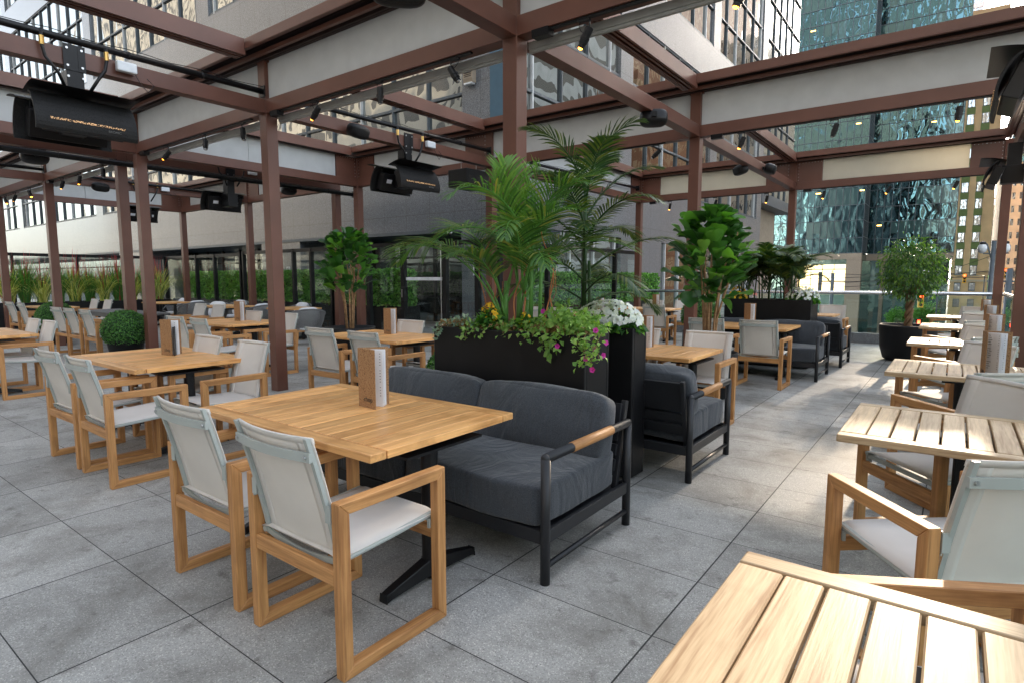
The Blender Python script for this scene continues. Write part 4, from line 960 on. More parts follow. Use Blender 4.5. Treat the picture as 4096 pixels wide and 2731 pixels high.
# ================================================================== planters, hedges, plants
def box_planter(label, x0, x1, y0, y1, h, name='planter_box', w=.03, soil=None):
    t = thing(name, label, 'planter', ((x0 + x1) / 2, (y0 + y1) / 2, 0)); hx, hy = (x1 - x0) / 2, (y1 - y0) / 2
    m = MB(); m.box(-hx, -hy, .02, hx, -hy + w, h); m.box(-hx, hy - w, .02, hx, hy, h); m.box(-hx, -hy + w, .02, -hx + w, hy - w, h); m.box(hx - w, -hy + w, .02, hx, hy - w, h)
    m.build('box', M['planter'], t, .006); MB().box(-hx + w + .001, -hy + w + .001, h - .2, hx - w - .001, hy - w - .001, soil or h - .03).build('soil', M['soil'], t)
    return t
box_planter('long black planter behind the front sofa overflowing with trailing greenery', -3.06, -1.78, 3.10, 3.42, 1.10)
box_planter('tall narrow black planter with white flowers behind the front planter', -2.95, -1.775, 3.76, 3.99, 1.10)
box_planter('long black planter holding the distant palms', -3.15, -1.80, 10.25, 10.85, 1.10)
box_planter('long black planter under the tall grasses at the left', -22.0, -21.35, -1.0, 9.05, .74)
box_planter('long black planter carrying the clipped hedge behind the glass wall', -23.5, -11.3, 10.35, 10.95, .72)
box_planter('black planter with hedge beyond the side glass wall', -8.75, -8.3, 11.5, 19.5, .72)
def hedge(label, x0, x1, y0, y1, z0, z1, n):
    t = thing('clipped_hedge', label, 'hedge', ((x0 + x1) / 2, (y0 + y1) / 2, 0)); hx, hy = (x1 - x0) / 2, (y1 - y0) / 2
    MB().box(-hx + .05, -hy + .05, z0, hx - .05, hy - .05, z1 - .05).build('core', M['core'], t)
    A1, A2, A3 = (x1 - x0) * (z1 - z0), (x1 - x0) * (y1 - y0), (y1 - y0) * (z1 - z0); tot = 2 * A1 + A2 + 2 * A3
    P = []; NN = []
    for ar, f in ((A1, lambda k: (RNG.uniform(-hx, hx, k), np.full(k, -hy), RNG.uniform(z0, z1, k), (0, -1, 0))), (A1, lambda k: (RNG.uniform(-hx, hx, k), np.full(k, hy), RNG.uniform(z0, z1, k), (0, 1, 0))),
                  (A2, lambda k: (RNG.uniform(-hx, hx, k), RNG.uniform(-hy, hy, k), np.full(k, z1), (0, 0, 1))), (A3, lambda k: (np.full(k, hx), RNG.uniform(-hy, hy, k), RNG.uniform(z0, z1, k), (1, 0, 0))), (A3, lambda k: (np.full(k, -hx), RNG.uniform(-hy, hy, k), RNG.uniform(z0, z1, k), (-1, 0, 0)))):
        k = int(n * ar / tot) + 1; a, b_, c, nn = f(k); P.append(np.stack([a, b_, c], 1)); NN.append(np.tile(np.array(nn, float), (k, 1)))
    P = np.concatenate(P); NN = np.concatenate(NN); P += NN * RNG.uniform(-.06, .03, len(P))[:, None]
    D = NN * .6 + unit(len(P)) * .9 + np.array([0, 0, .3]); leaves('leaves', P, D, NN + unit(len(P)) * .5, RNG.uniform(.07, .11, len(P)), RNG.uniform(.05, .07, len(P)), M['hedge'], t)
hedge('clipped green hedge behind the glass wall and the rope armchairs', -23.4, -11.4, 10.4, 10.9, .70, 1.62, 26000)
hedge('clipped hedge beyond the side glass wall behind the palms', -8.75, -8.3, 11.5, 19.5, .70, 1.55, 9000)
def ball(label, x, y, z, r, pot=True):
    t = thing('boxwood_ball', label, 'shrub', (x, y, 0), 0, 'clipped boxwood balls')
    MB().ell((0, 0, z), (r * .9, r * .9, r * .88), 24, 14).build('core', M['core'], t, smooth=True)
    n = int(5200 * (r / .34) ** 2); U = unit(n); P = U * r * RNG.uniform(.9, 1.0, n)[:, None] * np.array([1, 1, .96]) + np.array([0, 0, z])
    D = U * .8 + unit(n) * .8; leaves('leaves', P, D, U + unit(n) * .4, RNG.uniform(.022, .036, n), RNG.uniform(.016, .024, n), M['box'], t)
    if pot: MB().lathe([(0, 0.02), (r * .62, .02), (r * .8, z - r * .55), (r * .84, z - r * .5), (r * .7, z - r * .45), (0, z - r * .45)], 28).build('pot', M['planter'], t, smooth=True)
ball('large boxwood ball at the foot of the paired columns', -11.32, 4.0, .57, .35)
ball('boxwood ball by the leftmost column, partly behind it', -16.0, 4.3, .57, .37)
ball('boxwood ball behind the front sofa left of the black planter', -3.62, 4.0, .56, .31)
ball('small boxwood ball under the fiddle fig near the far planter', -3.3, 9.5, .85, .30)
ball('boxwood ball beyond the planter seen below the lone climbing twig', -4.6, 7.4, .62, .3)

def grass_tuft(x, y, z, h, kind, label):
    t = thing('ornamental_grass', label, 'grass plant', (x, y, z), 0, 'ornamental grasses in the left planter')
    def blades(name, n, mat, hh, spread, w, curve=1.):
        V = []; F = []; K = 6
        for i in range(n):
            a = RNG.uniform(0, 2 * PI); L_ = hh * RNG.uniform(.55, 1.05); out = spread * RNG.uniform(.15, 1.); b0 = RNG.normal(0, .045, 2); bw = w * RNG.uniform(.6, 1.2); tw = RNG.uniform(-.6, .6)
            s = np.array([-math.sin(a + tw), math.cos(a + tw), 0]); o = len(V)
            for k in range(K + 1):
                f = k / K; r = out * f ** 1.3 * L_ * .8; z_ = L_ * (f - .32 * curve * out * f ** 3 * 1.6)
                p = np.array([b0[0] + math.cos(a) * r, b0[1] + math.sin(a) * r, z_]); ww = bw * (1 - f ** 2.2) + .0006
                V.append(p - s * ww); V.append(p + s * ww)
            F += [(o + 2 * k, o + 2 * k + 1, o + 2 * k + 3, o + 2 * k + 2) for k in range(K)]
        fastmesh(name, V, F, mat, t)
    if kind == 'y': blades('yellow_blades', 210, M['gr_yellow'], h, 1.05, .014, 1.3); blades('green_blades', 120, M['gr_green'], h * .8, .6, .010)
    else: blades('green_blades', 420, M['gr_green'], h, .75, .009, .9)
    blades('red_blades', 34, M['gr_red'], h * 1.15, .35, .011, .5)
gl = ['yellow striped grass cut by the left edge of the photo', 'green grass with red tips near the left edge', 'yellow arching grass left of the leftmost column', 'green grass with red tips directly left of the leftmost column', 'yellow arching grass just right of the leftmost column', 'green grass with bright red tips right of the leftmost column',
      'dark green grass midway between leftmost and paired columns', 'yellow arching grass left of the paired columns', 'yellow grass seen between the paired columns', 'green grass right of the paired columns', 'last yellow grass at the far end of the left planter', 'green grass hidden nearest the viewer in the left planter']
for i, l in enumerate(gl):
    y = 4.75 + .40 * i if i < 11 else 3.9
    grass_tuft(-21.68, y, .70, 1.36 + .12 * math.sin(i * 2.1), 'yg'[i % 2], l)

def frond_mesh(t, base, az, Ln, rise, droop, nleaf, lw, ll, mat, stem_mat, bare=.25, lift=.35):
    """one feather frond: curved midrib and a leaflet on either side at every step"""
    K = 22; pts = []; d = Vector((math.cos(az), math.sin(az), 0)); p = Vector(base); ang = rise
    for k in range(K + 1):
        pts.append(p.copy()); st = Ln / K; ang -= droop / K * (.4 + 1.3 * k / K); p = p + (d * math.cos(ang) + Vector((0, 0, math.sin(ang)))) * st
    m = MB(); m.tube(pts, [max(.0016, .009 * (1 - k / K) + .001) for k in range(K + 1)], 5)
    fr = m.build('frond', [stem_mat], t, smooth=True)
    V = []; F = []; S = Vector((-d.y, d.x, 0))
    for i in range(nleaf):
        f = bare + (1 - bare) * (i + .5) / nleaf; q = f * K; a = min(int(q), K - 1); P = pts[a].lerp(pts[a + 1], q - a); T = (pts[a + 1] - pts[a]).normalized(); U = S.cross(T)
        if U.z < 0: U = -U
        l = ll * (math.sin(PI * min(1, (f - bare) / (1 - bare) * .82 + .16)) ** .7) * random.uniform(.88, 1.08)
        for s in (-1, 1):
            dr = (S * s * (1.0 - .45 * f) + T * (.55 + .6 * f) + U * lift * random.uniform(.5, 1.3)).normalized(); sd_ = dr.cross(U).normalized(); o = len(V); c = P.copy(); dd = dr.copy()
            for k in range(5):
                g = k / 4; w_ = lw * (math.sin(PI * (.12 + .8 * g)) if k < 4 else .03); V.append(c - sd_ * w_); V.append(c + sd_ * w_); dd = (dd + Vector((0, 0, -.12 * (1 + g)))).normalized(); c = c + dd * (l / 4)
            F += [(o + 2 * k, o + 2 * k + 1, o + 2 * k + 3, o + 2 * k + 2) for k in range(4)]
    fastmesh('leaflets', V, F, mat, fr)
def palm(label, x, y, z, specs, mat, stem, stems=(), group=None):
    t = thing('potted_palm', label, 'palm', (x, y, z), 0, group)
    for s in stems: MB().tube(s[0], s[1], 8).build('stem', stem, t, smooth=True)
    for s in specs: frond_mesh(t, *s[:8], mat, stem, *s[8:])
    return t
# areca palm with long light fronds, left of the centre column
sp_ = []
for az, Ln, rise, droop, ll in ((PI * 1.02, 1.25, 1.15, 1.9, .36), (PI * .92, 1.15, 1.32, 1.6, .34), (PI * .55, 1.05, 1.35, 1.2, .3), (-.3, 1.1, 1.3, 1.4, .32), (.4, 1.15, 1.1, 1.6, .34), (PI * 1.25, 1.0, 1.2, 1.7, .3), (PI * 1.5, .8, 1.25, 1.6, .26)):
    sp_.append(((random.uniform(-.04, .04), random.uniform(-.03, .03), .12), az, Ln, rise, droop, 34, .0072, ll, .34))
palm('light green palm with a long frond arching left over the front planter', -2.50, 3.24, 1.08, sp_, M['palm'], M['gr_green'], [([(0, 0, 0), (.01, 0, .35)], [.022, .014])])
sp_ = [((0, 0, .1), az, Ln, rise, droop, 24, .011, .34, .35, .5) for az, Ln, rise, droop in ((PI * .9, 1.12, 1.5, .25), (PI * .2, 1.05, 1.52, .2), (PI * 1.4, .98, 1.5, .35), (.5, .9, 1.4, .5))]
palm('bright green upright young fronds beside the centre column', -2.42, 3.30, 1.08, sp_, M['palm_light'], M['gr_green'], [([(0, 0, 0), (0, 0, .3)], [.026, .018]), ([(.05, .01, 0), (.06, 0, .22)], [.024, .016])])
sp_ = []
for i in range(11):
    az = i * 2.399 + .4; sp_.append(((random.uniform(-.05, .05), random.uniform(-.03, .03), .25 + .4 * random.random()), az, random.uniform(.62, .98), random.uniform(.85, 1.4), random.uniform(1.2, 2.1), 30, .0062, .27, .22))
palm('dense dark palm in front of and right of the centre column', -2.30, 3.26, 1.06, sp_, M['palm'], M['gr_green'], [([(0, 0, 0), (.02, 0, .7)], [.018, .012]), ([(.06, .02, 0), (.08, .02, .6)], [.014, .01])])
sp_ = []
for i in range(19):
    h_ = .15 + .9 * i / 18; az = i * 2.399 + 1.; sp_.append(((0.0, 0.0, h_), az, random.uniform(.60, .82), .55 + .75 * i / 18, random.uniform(1.0, 1.6), 30, .0078, .23, .16, .25))
palm('tall dark green palm rising above the white flowers', -2.24, 3.88, 1.08, sp_, M['palm_dark'], M['palm_dark'], [([(0, 0, -.02), (.0, 0, .5), (0, 0, 1.1)], [.022, .018, .012]), ([(.06, 0, -.02), (.04, 0, .5)], [.018, .012])])
for j, (px, lb) in enumerate(((-2.85, 'leftmost dark palm in the distant long planter'), (-2.52, 'middle dark palm in the distant long planter'), (-2.18, 'rightmost dark palm in the distant long planter'))):
    sp_ = []
    for i in range(20):
        az = i * 2.399 + j; sp_.append(((random.uniform(-.1, .1), random.uniform(-.1, .1), .1 + .35 * random.random()), az, random.uniform(.6, 1.0) * (1.05 if j == 1 else 1), random.uniform(.9, 1.45), random.uniform(1.0, 1.9), 26, .012, .25, .3, .3))
    palm(lb, px, 10.5, 1.08, sp_, M['palm_dark'], M['palm_dark'], [([(a * .12, b_ * .08, 0), (a * .16, b_ * .1, .6)], [.012, .008]) for a, b_ in ((-1, 0), (0, 1), (1, 0), (.4, -1), (-.5, -1))], 'palms in the distant planter')

def fig(label, x, y, zrim, top, wid, nl, pot_r, leaf=(.17, .27), zbare=.55):
    t = thing('fiddle_leaf_fig', label, 'potted tree', (x, y, 0), 0, 'fiddle leaf figs')
    m = MB(); m.lathe([(0, .0), (pot_r * .62, .0), (pot_r * .70, .02), (pot_r * .98, zrim - .06), (pot_r, zrim), (pot_r * .94, zrim), (pot_r * .90, zrim - .06), (0, zrim - .07)], 36); m.build('pot', M['planter'], t, smooth=True)
    MB().lathe([(0, zrim - .065), (pot_r * .9, zrim - .065)], 24).build('soil', M['soil'], t)
    P = []; D = []; U = []; Ls = []; H_ = top - zrim
    for i in range(9):
        a = i * 2.399; r = wid * random.uniform(.25, .7); tp = zrim + H_ * random.uniform(.62, .93)
        pts = [(.05 * math.cos(a), .05 * math.sin(a), zrim - .1), (.08 * math.cos(a), .08 * math.sin(a), zrim + H_ * .25), (r * .8 * math.cos(a), r * .8 * math.sin(a), zrim + H_ * .55), (r * math.cos(a + .2), r * math.sin(a + .2), tp)]
        MB().tube(pts, [.016, .014, .011, .006], 7).build('trunk', M['cane'], t, smooth=True)
    for i in range(nl):
        f = random.random() ** .85; z = zrim + H_ * (.36 + .64 * f); prof = math.sin(PI * (.16 + .78 * f)) ** .75
        a = random.uniform(0, 2 * PI); r = wid * prof * random.uniform(.35, 1.) * (1 if f < .95 else .3)
        P.append((r * math.cos(a), r * math.sin(a), z)); ou = np.array([math.cos(a), math.sin(a), 0]); D.append(ou * random.uniform(.5, 1.1) + np.array([0, 0, random.uniform(.15, 1.1)]) + RNG.normal(0, .25, 3)); U.append(np.array([-.6 * ou[0], -.6 * ou[1], 1]) + RNG.normal(0, .3, 3)); Ls.append(random.uniform(*leaf))
    # broad obovate leaves with cupped sides and a drooping tip
    V = []; F = []; prof = [(0, .03), (.15, .20), (.35, .27), (.55, .34), (.75, .43), (.9, .38), (1., .14)]
    for p, d, u, l in zip(P, D, U, Ls):
        p = Vector(p); d = Vector(d).normalized(); u = Vector(u); s = d.cross(u).normalized(); u = s.cross(d).normalized(); o = len(V); cur = random.uniform(.1, .55); wv = random.uniform(0, 6)
        for f, w_ in prof:
            c = p + d * l * f - u * l * cur * f * f * .55
            for e in (-1, -.5, 0, .5, 1): V.append(c + s * (w_ * l * .95 * e) + u * (abs(e) ** 1.5 * w_ * l * .32 + .012 * l * math.sin(wv + f * 9 + e * 3) * 4 * abs(e)))
        for i in range(len(prof) - 1):
            for j in range(4): a = o + i * 5 + j; F.append((a, a + 1, a + 6, a + 5))
    fastmesh('leaves', V, F, M['fig'], t, True)
    return t
fig('fiddle leaf fig in a wide black pot before the glass wall at the left', -8.08, 6.2, .64, 2.16, .40, 190, .42, (.16, .24))
fig('larger bright fiddle leaf fig by the column at centre right', -2.36, 7.15, .56, 2.20, .40, 230, .34, (.17, .26))

t = thing('ficus_tree', 'ficus tree with a braided trunk and round crown in a black pot', 'potted tree', (-.62, 12.5, 0))
m = MB(); m.lathe([(0, 0), (.30, 0), (.36, .04), (.42, .25), (.44, .60), (.44, .63), (.41, .63), (.40, .58), (0, .57)], 40); m.build('pot', M['planter'], t, smooth=True)
MB().lathe([(0, .58), (.4, .58)], 24).build('soil', M['soil'], t)
m = MB()
for k in range(3):
    ph = 2 * PI * k / 3; m.tube([(.040 * math.cos(ph + z_ * 14), .040 * math.sin(ph + z_ * 14), .57 + z_) for z_ in np.linspace(0, .60, 26)], .030, 8)
m.build('braided_trunk', M['branch'], t, smooth=True)
m = MB()
for i in range(16):
    a = i * 2.399; e = random.uniform(.2, 1.1); m.tube([(0, 0, 1.12), (.16 * math.cos(a), .16 * math.sin(a), 1.2 + .2 * e), (.34 * math.cos(a + .2), .34 * math.sin(a + .2), 1.25 + .5 * e)], [.016, .010, .004], 6)
m.build('limbs', M['branch'], t, smooth=True)
n = 3900; U = unit(n); rr = RNG.uniform(.30, 1.0, n) ** .55; lob = 1 + .13 * np.sin(U[:, 0] * 7 + 1) * np.sin(U[:, 1] * 6 + U[:, 2] * 5)
P = U * (rr * lob)[:, None] * np.array([.50, .50, .56]) + np.array([0, 0, 1.60]); cl = RNG.integers(0, 120, n); cc = unit(120) * .055; P += cc[cl]
P = P[P[:, 2] > 1.02 + .1 * RNG.random(len(P))]; n = len(P); D = (P - np.array([0, 0, 1.6])) * 1.1 + unit(n) * .45 + np.array([0, 0, -.55]); leaves('leaves', P, D, unit(n) + np.array([0, 0, 1.2]), RNG.uniform(.05, .085, n), RNG.uniform(.022, .034, n), M['ficus'], t, .2, .25)

# greenery of the front planter
def scatter_small(label, name, cat, cx, cy, cz, hx, hy, hz, n, mat, sz, pos=None, up=.8, group=None):
    t = thing(name, label, cat, (cx, cy, cz), 0, group); P = RNG.uniform(-1, 1, (n, 3)) * np.array([hx, hy, hz]) if pos is None else pos(n)
    leaves('leaves', P, unit(len(P)) * .9 + np.array([0, -.2, up]), unit(len(P)) + np.array([0, -.4, 1.]), RNG.uniform(sz * .7, sz * 1.3, len(P)), RNG.uniform(sz * .5, sz * .95, len(P)), mat, t, .18, .15); return t
def trailing(label, x0, x1, y, z, n, drops, mat=None, sz=.036, hump=.07, name='trailing_plant'):
    t = thing(name, label, 'trailing plant', ((x0 + x1) / 2, y, z), 0, 'trailing plants of the front planter'); hx = (x1 - x0) / 2; P = []
    for _ in range(n):
        u = random.uniform(-1, 1); P.append((u * hx, random.uniform(-.15, .12), hump * (1 - u * u) * random.random() + random.uniform(-.01, .02)))
    m = MB()
    for dx, ln in drops:
        px, py, pz = dx, -.17, .01; path = [(px, py + .05, pz + .01)]
        for k in range(int(ln / .018)):
            px += random.uniform(-.010, .010); py += random.uniform(-.006, .002) if py > -.24 else .003; pz -= .018; path.append((px, py, pz))
            for _ in range(3): P.append((px + random.gauss(0, .02), py + random.gauss(-.012, .012), pz + random.gauss(0, .01)))
        if len(path) > 2: m.tube(path, .002, 4)
    if m.v: m.build('stems', M['dry'], t)
    P = np.array(P); leaves('leaves', P, unit(len(P)) * .9 + np.array([0, -.35, .1]), unit(len(P)) * .6 + np.array([0, -.6, .9]), RNG.uniform(sz * .7, sz * 1.35, len(P)), RNG.uniform(sz * .55, sz, len(P)), mat or M['trail'], t, .15, .15)
    return t
trailing('pale ivy and wilted leaves at the left end of the front planter', -3.04, -2.66, 3.25, 1.10, 170, [(-.14, .10), (-.12, .07)], M['ivy'], .034, .06, 'ivy_plant')
trailing('light green trailing plant left of the centre of the front planter', -2.78, -2.42, 3.25, 1.10, 150, [(-.12, .10), (-.05, .05), (.05, .07)], None, .032)
trailing('light green leaves spilling over the middle of the front planter', -2.46, -2.12, 3.25, 1.10, 210, [(-.1, .04), (.02, .03), (.08, .07), (.14, .04)], None, .036, .07)
trailing('broad leaved plant heaped on the right half of the front planter', -2.18, -1.84, 3.25, 1.10, 400, [(-.05, .08), (.0, .16), (.04, .10)], None, .042, .17)
pt = trailing('petunia with magenta flowers hanging over the right end of the front planter', -1.93, -1.70, 3.20, 1.10, 300, [(.06, .12), (.10, .19), (.13, .17), (.02, .06), (.16, .13)], None, .034, .14, 'petunia')
def petunia(p, n_, r, parent):
    p = Vector(p); n_ = Vector(n_).normalized(); a = n_.orthogonal().normalized(); c = n_.cross(a); V = [p - n_ * r * 1.3]; K = 15
    for k in range(K): an = 2 * PI * k / K; rr_ = r * (1 + .12 * math.cos(an * 5)); V.append(p - n_ * r * .25 + (a * math.cos(an) + c * math.sin(an)) * rr_ * .35)
    for k in range(K): an = 2 * PI * k / K; rr_ = r * (1 + .14 * math.cos(an * 5)); V.append(p + (a * math.cos(an) + c * math.sin(an)) * rr_)
    return V, [(0, 1 + k, 1 + (k + 1) % K) for k in range(K)], [(1 + k, 1 + K + k, 1 + K + (k + 1) % K, 1 + (k + 1) % K) for k in range(K)]
for p, n_ in (((.10, -.2, -.12), (.2, -1, .2)), ((.12, -.12, .04), (.6, -.8, .3)), ((.15, -.18, -.06), (.5, -.8, -.1)), ((.185, -.14, -.10), (1, -.5, 0)), ((.15, -.21, -.18), (.2, -1, .1)), ((-.28, -.09, .14), (0, -1, .5)), ((-.10, -.20, -.06), (.1, -1, .1)), ((.18, -.10, -.03), (.9, -.5, .3))):
    V, F3, F4 = petunia(p, n_, .017, pt); m = MB(); m.add(V, F3 + F4); m.build('flower', M['magenta'], pt)
scatter_small('dead brown foliage covering the soil of the front planter', 'dry_leaf_litter', 'dead leaves', -2.42, 3.26, 1.095, .60, .14, .035, 1500, M['dry'], .034)
def flowers(label, x, y, z, rx, ry, rz_, n, r, mat, name='flower_cluster', petals=5):
    t = thing(name, label, 'flowers', (x, y, z)); V = []; F = []
    for i in range(n):
        u = Vector(unit(1)[0]); u.z = abs(u.z) * .9 + .05; u.normalize(); c = Vector((u.x * rx, u.y * ry, u.z * rz_)); n_ = (u + Vector(RNG.normal(0, .25, 3))).normalized(); a = n_.orthogonal().normalized(); b_ = n_.cross(a); s = r * random.uniform(.8, 1.15); ph = random.random() * 6
        for k in range(petals):
            an = ph + 2 * PI * k / petals; o = len(V); dr = a * math.cos(an) + b_ * math.sin(an); sd_ = n_.cross(dr)
            V += [c, c + dr * s * .55 + sd_ * s * .42 + n_ * s * .10, c + dr * s + n_ * s * .02, c + dr * s * .55 - sd_ * s * .42 + n_ * s * .10]; F.append((o, o + 1, o + 2, o + 3))
    fastmesh('petals', V, F, mat, t)
    k = n * 3; U = unit(k); U[:, 2] = np.abs(U[:, 2]) * .6 - .25; P = U * np.array([rx, ry, rz_]) * RNG.uniform(.4, .88, k)[:, None]
    leaves('leaves', P, U + unit(k) * .4, unit(k) + np.array([0, 0, 1.]), RNG.uniform(.05, .09, k), RNG.uniform(.035, .06, k), M['fig'], t)
    m = MB()
    for i in range(14): a = i * 2.4; m.tube([(.3 * rx * math.cos(a), .3 * ry * math.sin(a), -.05), (.7 * rx * math.cos(a), .7 * ry * math.sin(a), rz_ * .5)], .004, 5)
    m.build('stems', M['branch'], t)
flowers('mound of white flowers in the tall planter beside the front planter', -2.02, 3.86, 1.12, .27, .14, .17, 300, .023, M['white_petal'])
flowers('mound of white flowers at the right end of the distant palm planter', -1.98, 10.5, 1.10, .26, .22, .22, 150, .028, M['white_petal'])
flowers('yellow flowers at the left end of the distant palm planter', -3.0, 10.5, 1.10, .15, .15, .20, 70, .03, M['yellow_petal'])
flowers('yellow flowers behind the light palm stems in the front planter', -2.60, 3.20, 1.15, .08, .05, .13, 70, .017, M['yellow_petal'])
flowers('small yellow flowers right of the centre column foot', -2.30, 3.20, 1.13, .05, .04, .09, 26, .015, M['yellow_petal'])
for i, (x, h_, s_, lb) in enumerate(((-2.70, .62, 1, 'single curly orange twig at the left of the front planter'), (-2.58, .48, -1, 'curly twig leaning left by the light palm stems'), (-2.40, .55, 1, 'curly orange twig in front of the centre column'), (-2.33, .62, -1, 'tall curly twig right of the centre column'), (-2.16, .66, 1, 'curly twig crossing the tall dark palm'), (-2.10, .48, -1, 'short curly twig left of the white flowers'))):
    t = thing('willow_twig', lb, 'twig', (x, 3.24, 1.09), 0, 'curly willow twigs'); pts = []
    for k in range(18): f = k / 17; pts.append((s_ * .05 * math.sin(f * 7 + i) * f + .03 * s_ * f, .03 * math.cos(f * 5 + i), f * h_))
    MB().tube(pts, [.0055 * (1 - .6 * k / 17) for k in range(18)], 5).build('stick', M['twig'], t, smooth=True); MB().tube([pts[7], (pts[7][0] + .04, .02, pts[7][2] + .07), (pts[7][0] + .03, .03, pts[7][2] + .14)], .0018, 4).build('side_shoot', M['twig'], t)

# ================================================================== the host building: long wall (Y = 12) and wing (X = -9.1)
def rough_levels(): return [(4.72, 10.0), (11.5, 16.8), (18.3, 23.6), (25.1, 30.4), (31.9, 37.2)]
HB = thing('office_building', 'grey polished granite office building with ribbon windows wrapping the terrace', 'building', (-9.1, 12, 0))
bx, by = -9.1, 12.
def gx(m, x0, x1, z0, z1, y0=0., y1=.4): m.box(x0 - bx, y0, z0, x1 - bx, y1, z1)
X0 = -75.
m = MB(); gx(m, X0, -9.12, 2.80, 4.72); m.build('granite_band', M['granite'], HB)
for a, c in ((10.0, 11.5), (16.8, 18.3), (23.6, 25.1), (30.4, 31.9), (37.2, 40)): m = MB(); gx(m, X0, -9.12, a, c); m.build('granite_band', M['granite'], HB)
for a, c in ((-10.75, -9.12), (-20.7, -18.25), (-34.0, -31.0)): m = MB(); gx(m, a, c, -.2, 2.798, 0, 1.9); m.build('pier', M['granite'], HB)
m = MB(); m.box(X0 - bx, .42, 2.72, -.02, 2.4, 2.78); m.build('soffit', M['navy'], HB); m = MB(); m.box(X0 - bx, -.03, 2.70, -1.66, .41, 2.795); m.build('soffit_edge', M['mullion'], HB)
m = MB(); m.box(X0 - bx, 2.2, -.2, -.02, 2.3, 2.72); m.build('storefront_glass', M['dark_glass'], HB)
m = MB(); [m.box(x - bx, 2.14, -.1, x - bx + .07, 2.199, 2.72) for x in np.arange(-31, -10.8, 1.55)]; m.box(X0 - bx, 2.15, 2.1, -.02, 2.1995, 2.17); m.build('storefront_frame', M['black'], HB)
PX = [-10.2, -24.2, -36.2, -50., -64.]
for fi, (a, c) in enumerate(rough_levels()):
    m = MB(); m.box(X0 - bx, .10, a, -.02, .14, c); m.build('window_glass', M['win'], HB)
    m = MB(); tr = [a + (c - a) * .29, a + (c - a) * .61]
    for z in tr + [a + .03, c - .07]: m.box(X0 - bx, .03, z, -.02, .099, z + .07)
    for i, x in enumerate(np.arange(X0 + .5, -9.3, 1.42)): m.box(x - bx, .02, a + .01, x - bx + .05, .0985, c - .01, 1 if i % 3 == 0 else 0)
    m.build('mullions', [M['mullion'], M['mullion_light']], HB)
    for x in PX: m = MB(); gx(m, x - .48, x + .46, a, c, -.002, .3); m.build('pier', M['granite'], HB)
m = MB(); m.box(-.62, -.03, 4.722, -.02, .02, 10.0); m.build('blue_panel', M['blue'], HB); 
# wing
def gy_(m, y0, y1, z0, z1, x0=-.4, x1=0.): m.box(x0, y0 - by, z0, x1, y1 - by, z1)
YE = 35.6; YA = 43.5
for a, c in ((2.80, 4.72), (10.0, 11.5), (16.8, 18.3), (23.6, 25.1), (30.4, 31.9), (37.2, 40)): m = MB(); gy_(m, 12.0, YE, a, c); m.build('granite_band', M['granite_y'], HB)
for a, c in ((12.0, 13.4), (18.2, 21.6), (33.8, YE)): m = MB(); gy_(m, a, c, -9.5, 2.799); m.build('pier', M['granite_y'], HB)
m = MB(); gy_(m, 12.1, YE - .1, -9.4, 2.79, -.14, -.10); m.build('window_glass', M['win'], HB)
m = MB(); [gy_(m, y, y + .07, -9.4, 2.79, -.098, -.02) for y in np.arange(13.5, YE - .3, 1.42)]; m.build('mullions', M['mullion_light'], HB)
for a, c in rough_levels():
    m = MB(); gy_(m, 12.42, YE - .1, a, c, -.14, -.10); m.build('window_glass', M['win'], HB)
    m = MB()
    for z in (a + (c - a) * .29, a + (c - a) * .61, a + .03, c - .07): gy_(m, 12.42, YE - .1, z, z + .07, -.0985, -.03)
    for i, y in enumerate(np.arange(13.0, YE - .3, 1.42)): m.box(-.098, y - by, a + .01, -.02, y - by + .05, c - .01, 1 if i % 3 == 0 else 0)
    m.build('mullions', [M['mullion'], M['mullion_light']], HB)
    for y in (18.4, 27.2, YE - .45): m = MB(); gy_(m, y - .45, y + .45, a, c, -.3, .003); m.build('pier', M['granite_y'], HB)
m = MB(); m.box(-40, 23.6, -9.5, -.41, 23.8, 40); m.build('rear_wall', M['granite'], HB)
m = MB()
for (x, z) in ((-17, 9.6), (-15, 9.7), (-20.2, 9.5), (-23, 9.6)): m.box(x - bx, .085, z, x - bx + 1.1, .0995, z + .06)
for (y, z) in ((16.4, 9.5), (21.0, 9.6)): m.box(-.0995, y - by, z, -.085, y - by + 1.1, z + .05)
m.build('ceiling_light', M['ceil'], HB)
t = thing('wall_lamp', 'small louvred wall lamp on the granite pier left of the blue panel', 'wall lamp', (-10.35, 11.99, 6.45))
m = MB(); m.prism([(0, 0), (0, .5), (-.13, .5), (-.16, .1), (-.12, 0)], -.16, .16); m.build('housing', M['beige'], t); m = MB(); [m.box(-.12, -.165, .14 + k * .045, .12, -.145, .155 + k * .045) for k in range(6)]; m.build('louvres', M['black'], t); m = MB(); m.box(-.13, -.15, -.04, .13, -.01, -.001); m.build('lens', M['plastic'], t)
t = thing('security_camera', 'white dome camera under the dark soffit left of the palm frond', 'camera', (-10.9, 11.7, 2.70)); MB().tube([(0, 0, 0), (0, 0, -.06)], .07, 16).build('base', M['white'], t); MB().ell((0, 0, -.07), (.055, .055, .055), 16, 8).build('dome', M['black'], t, smooth=True)
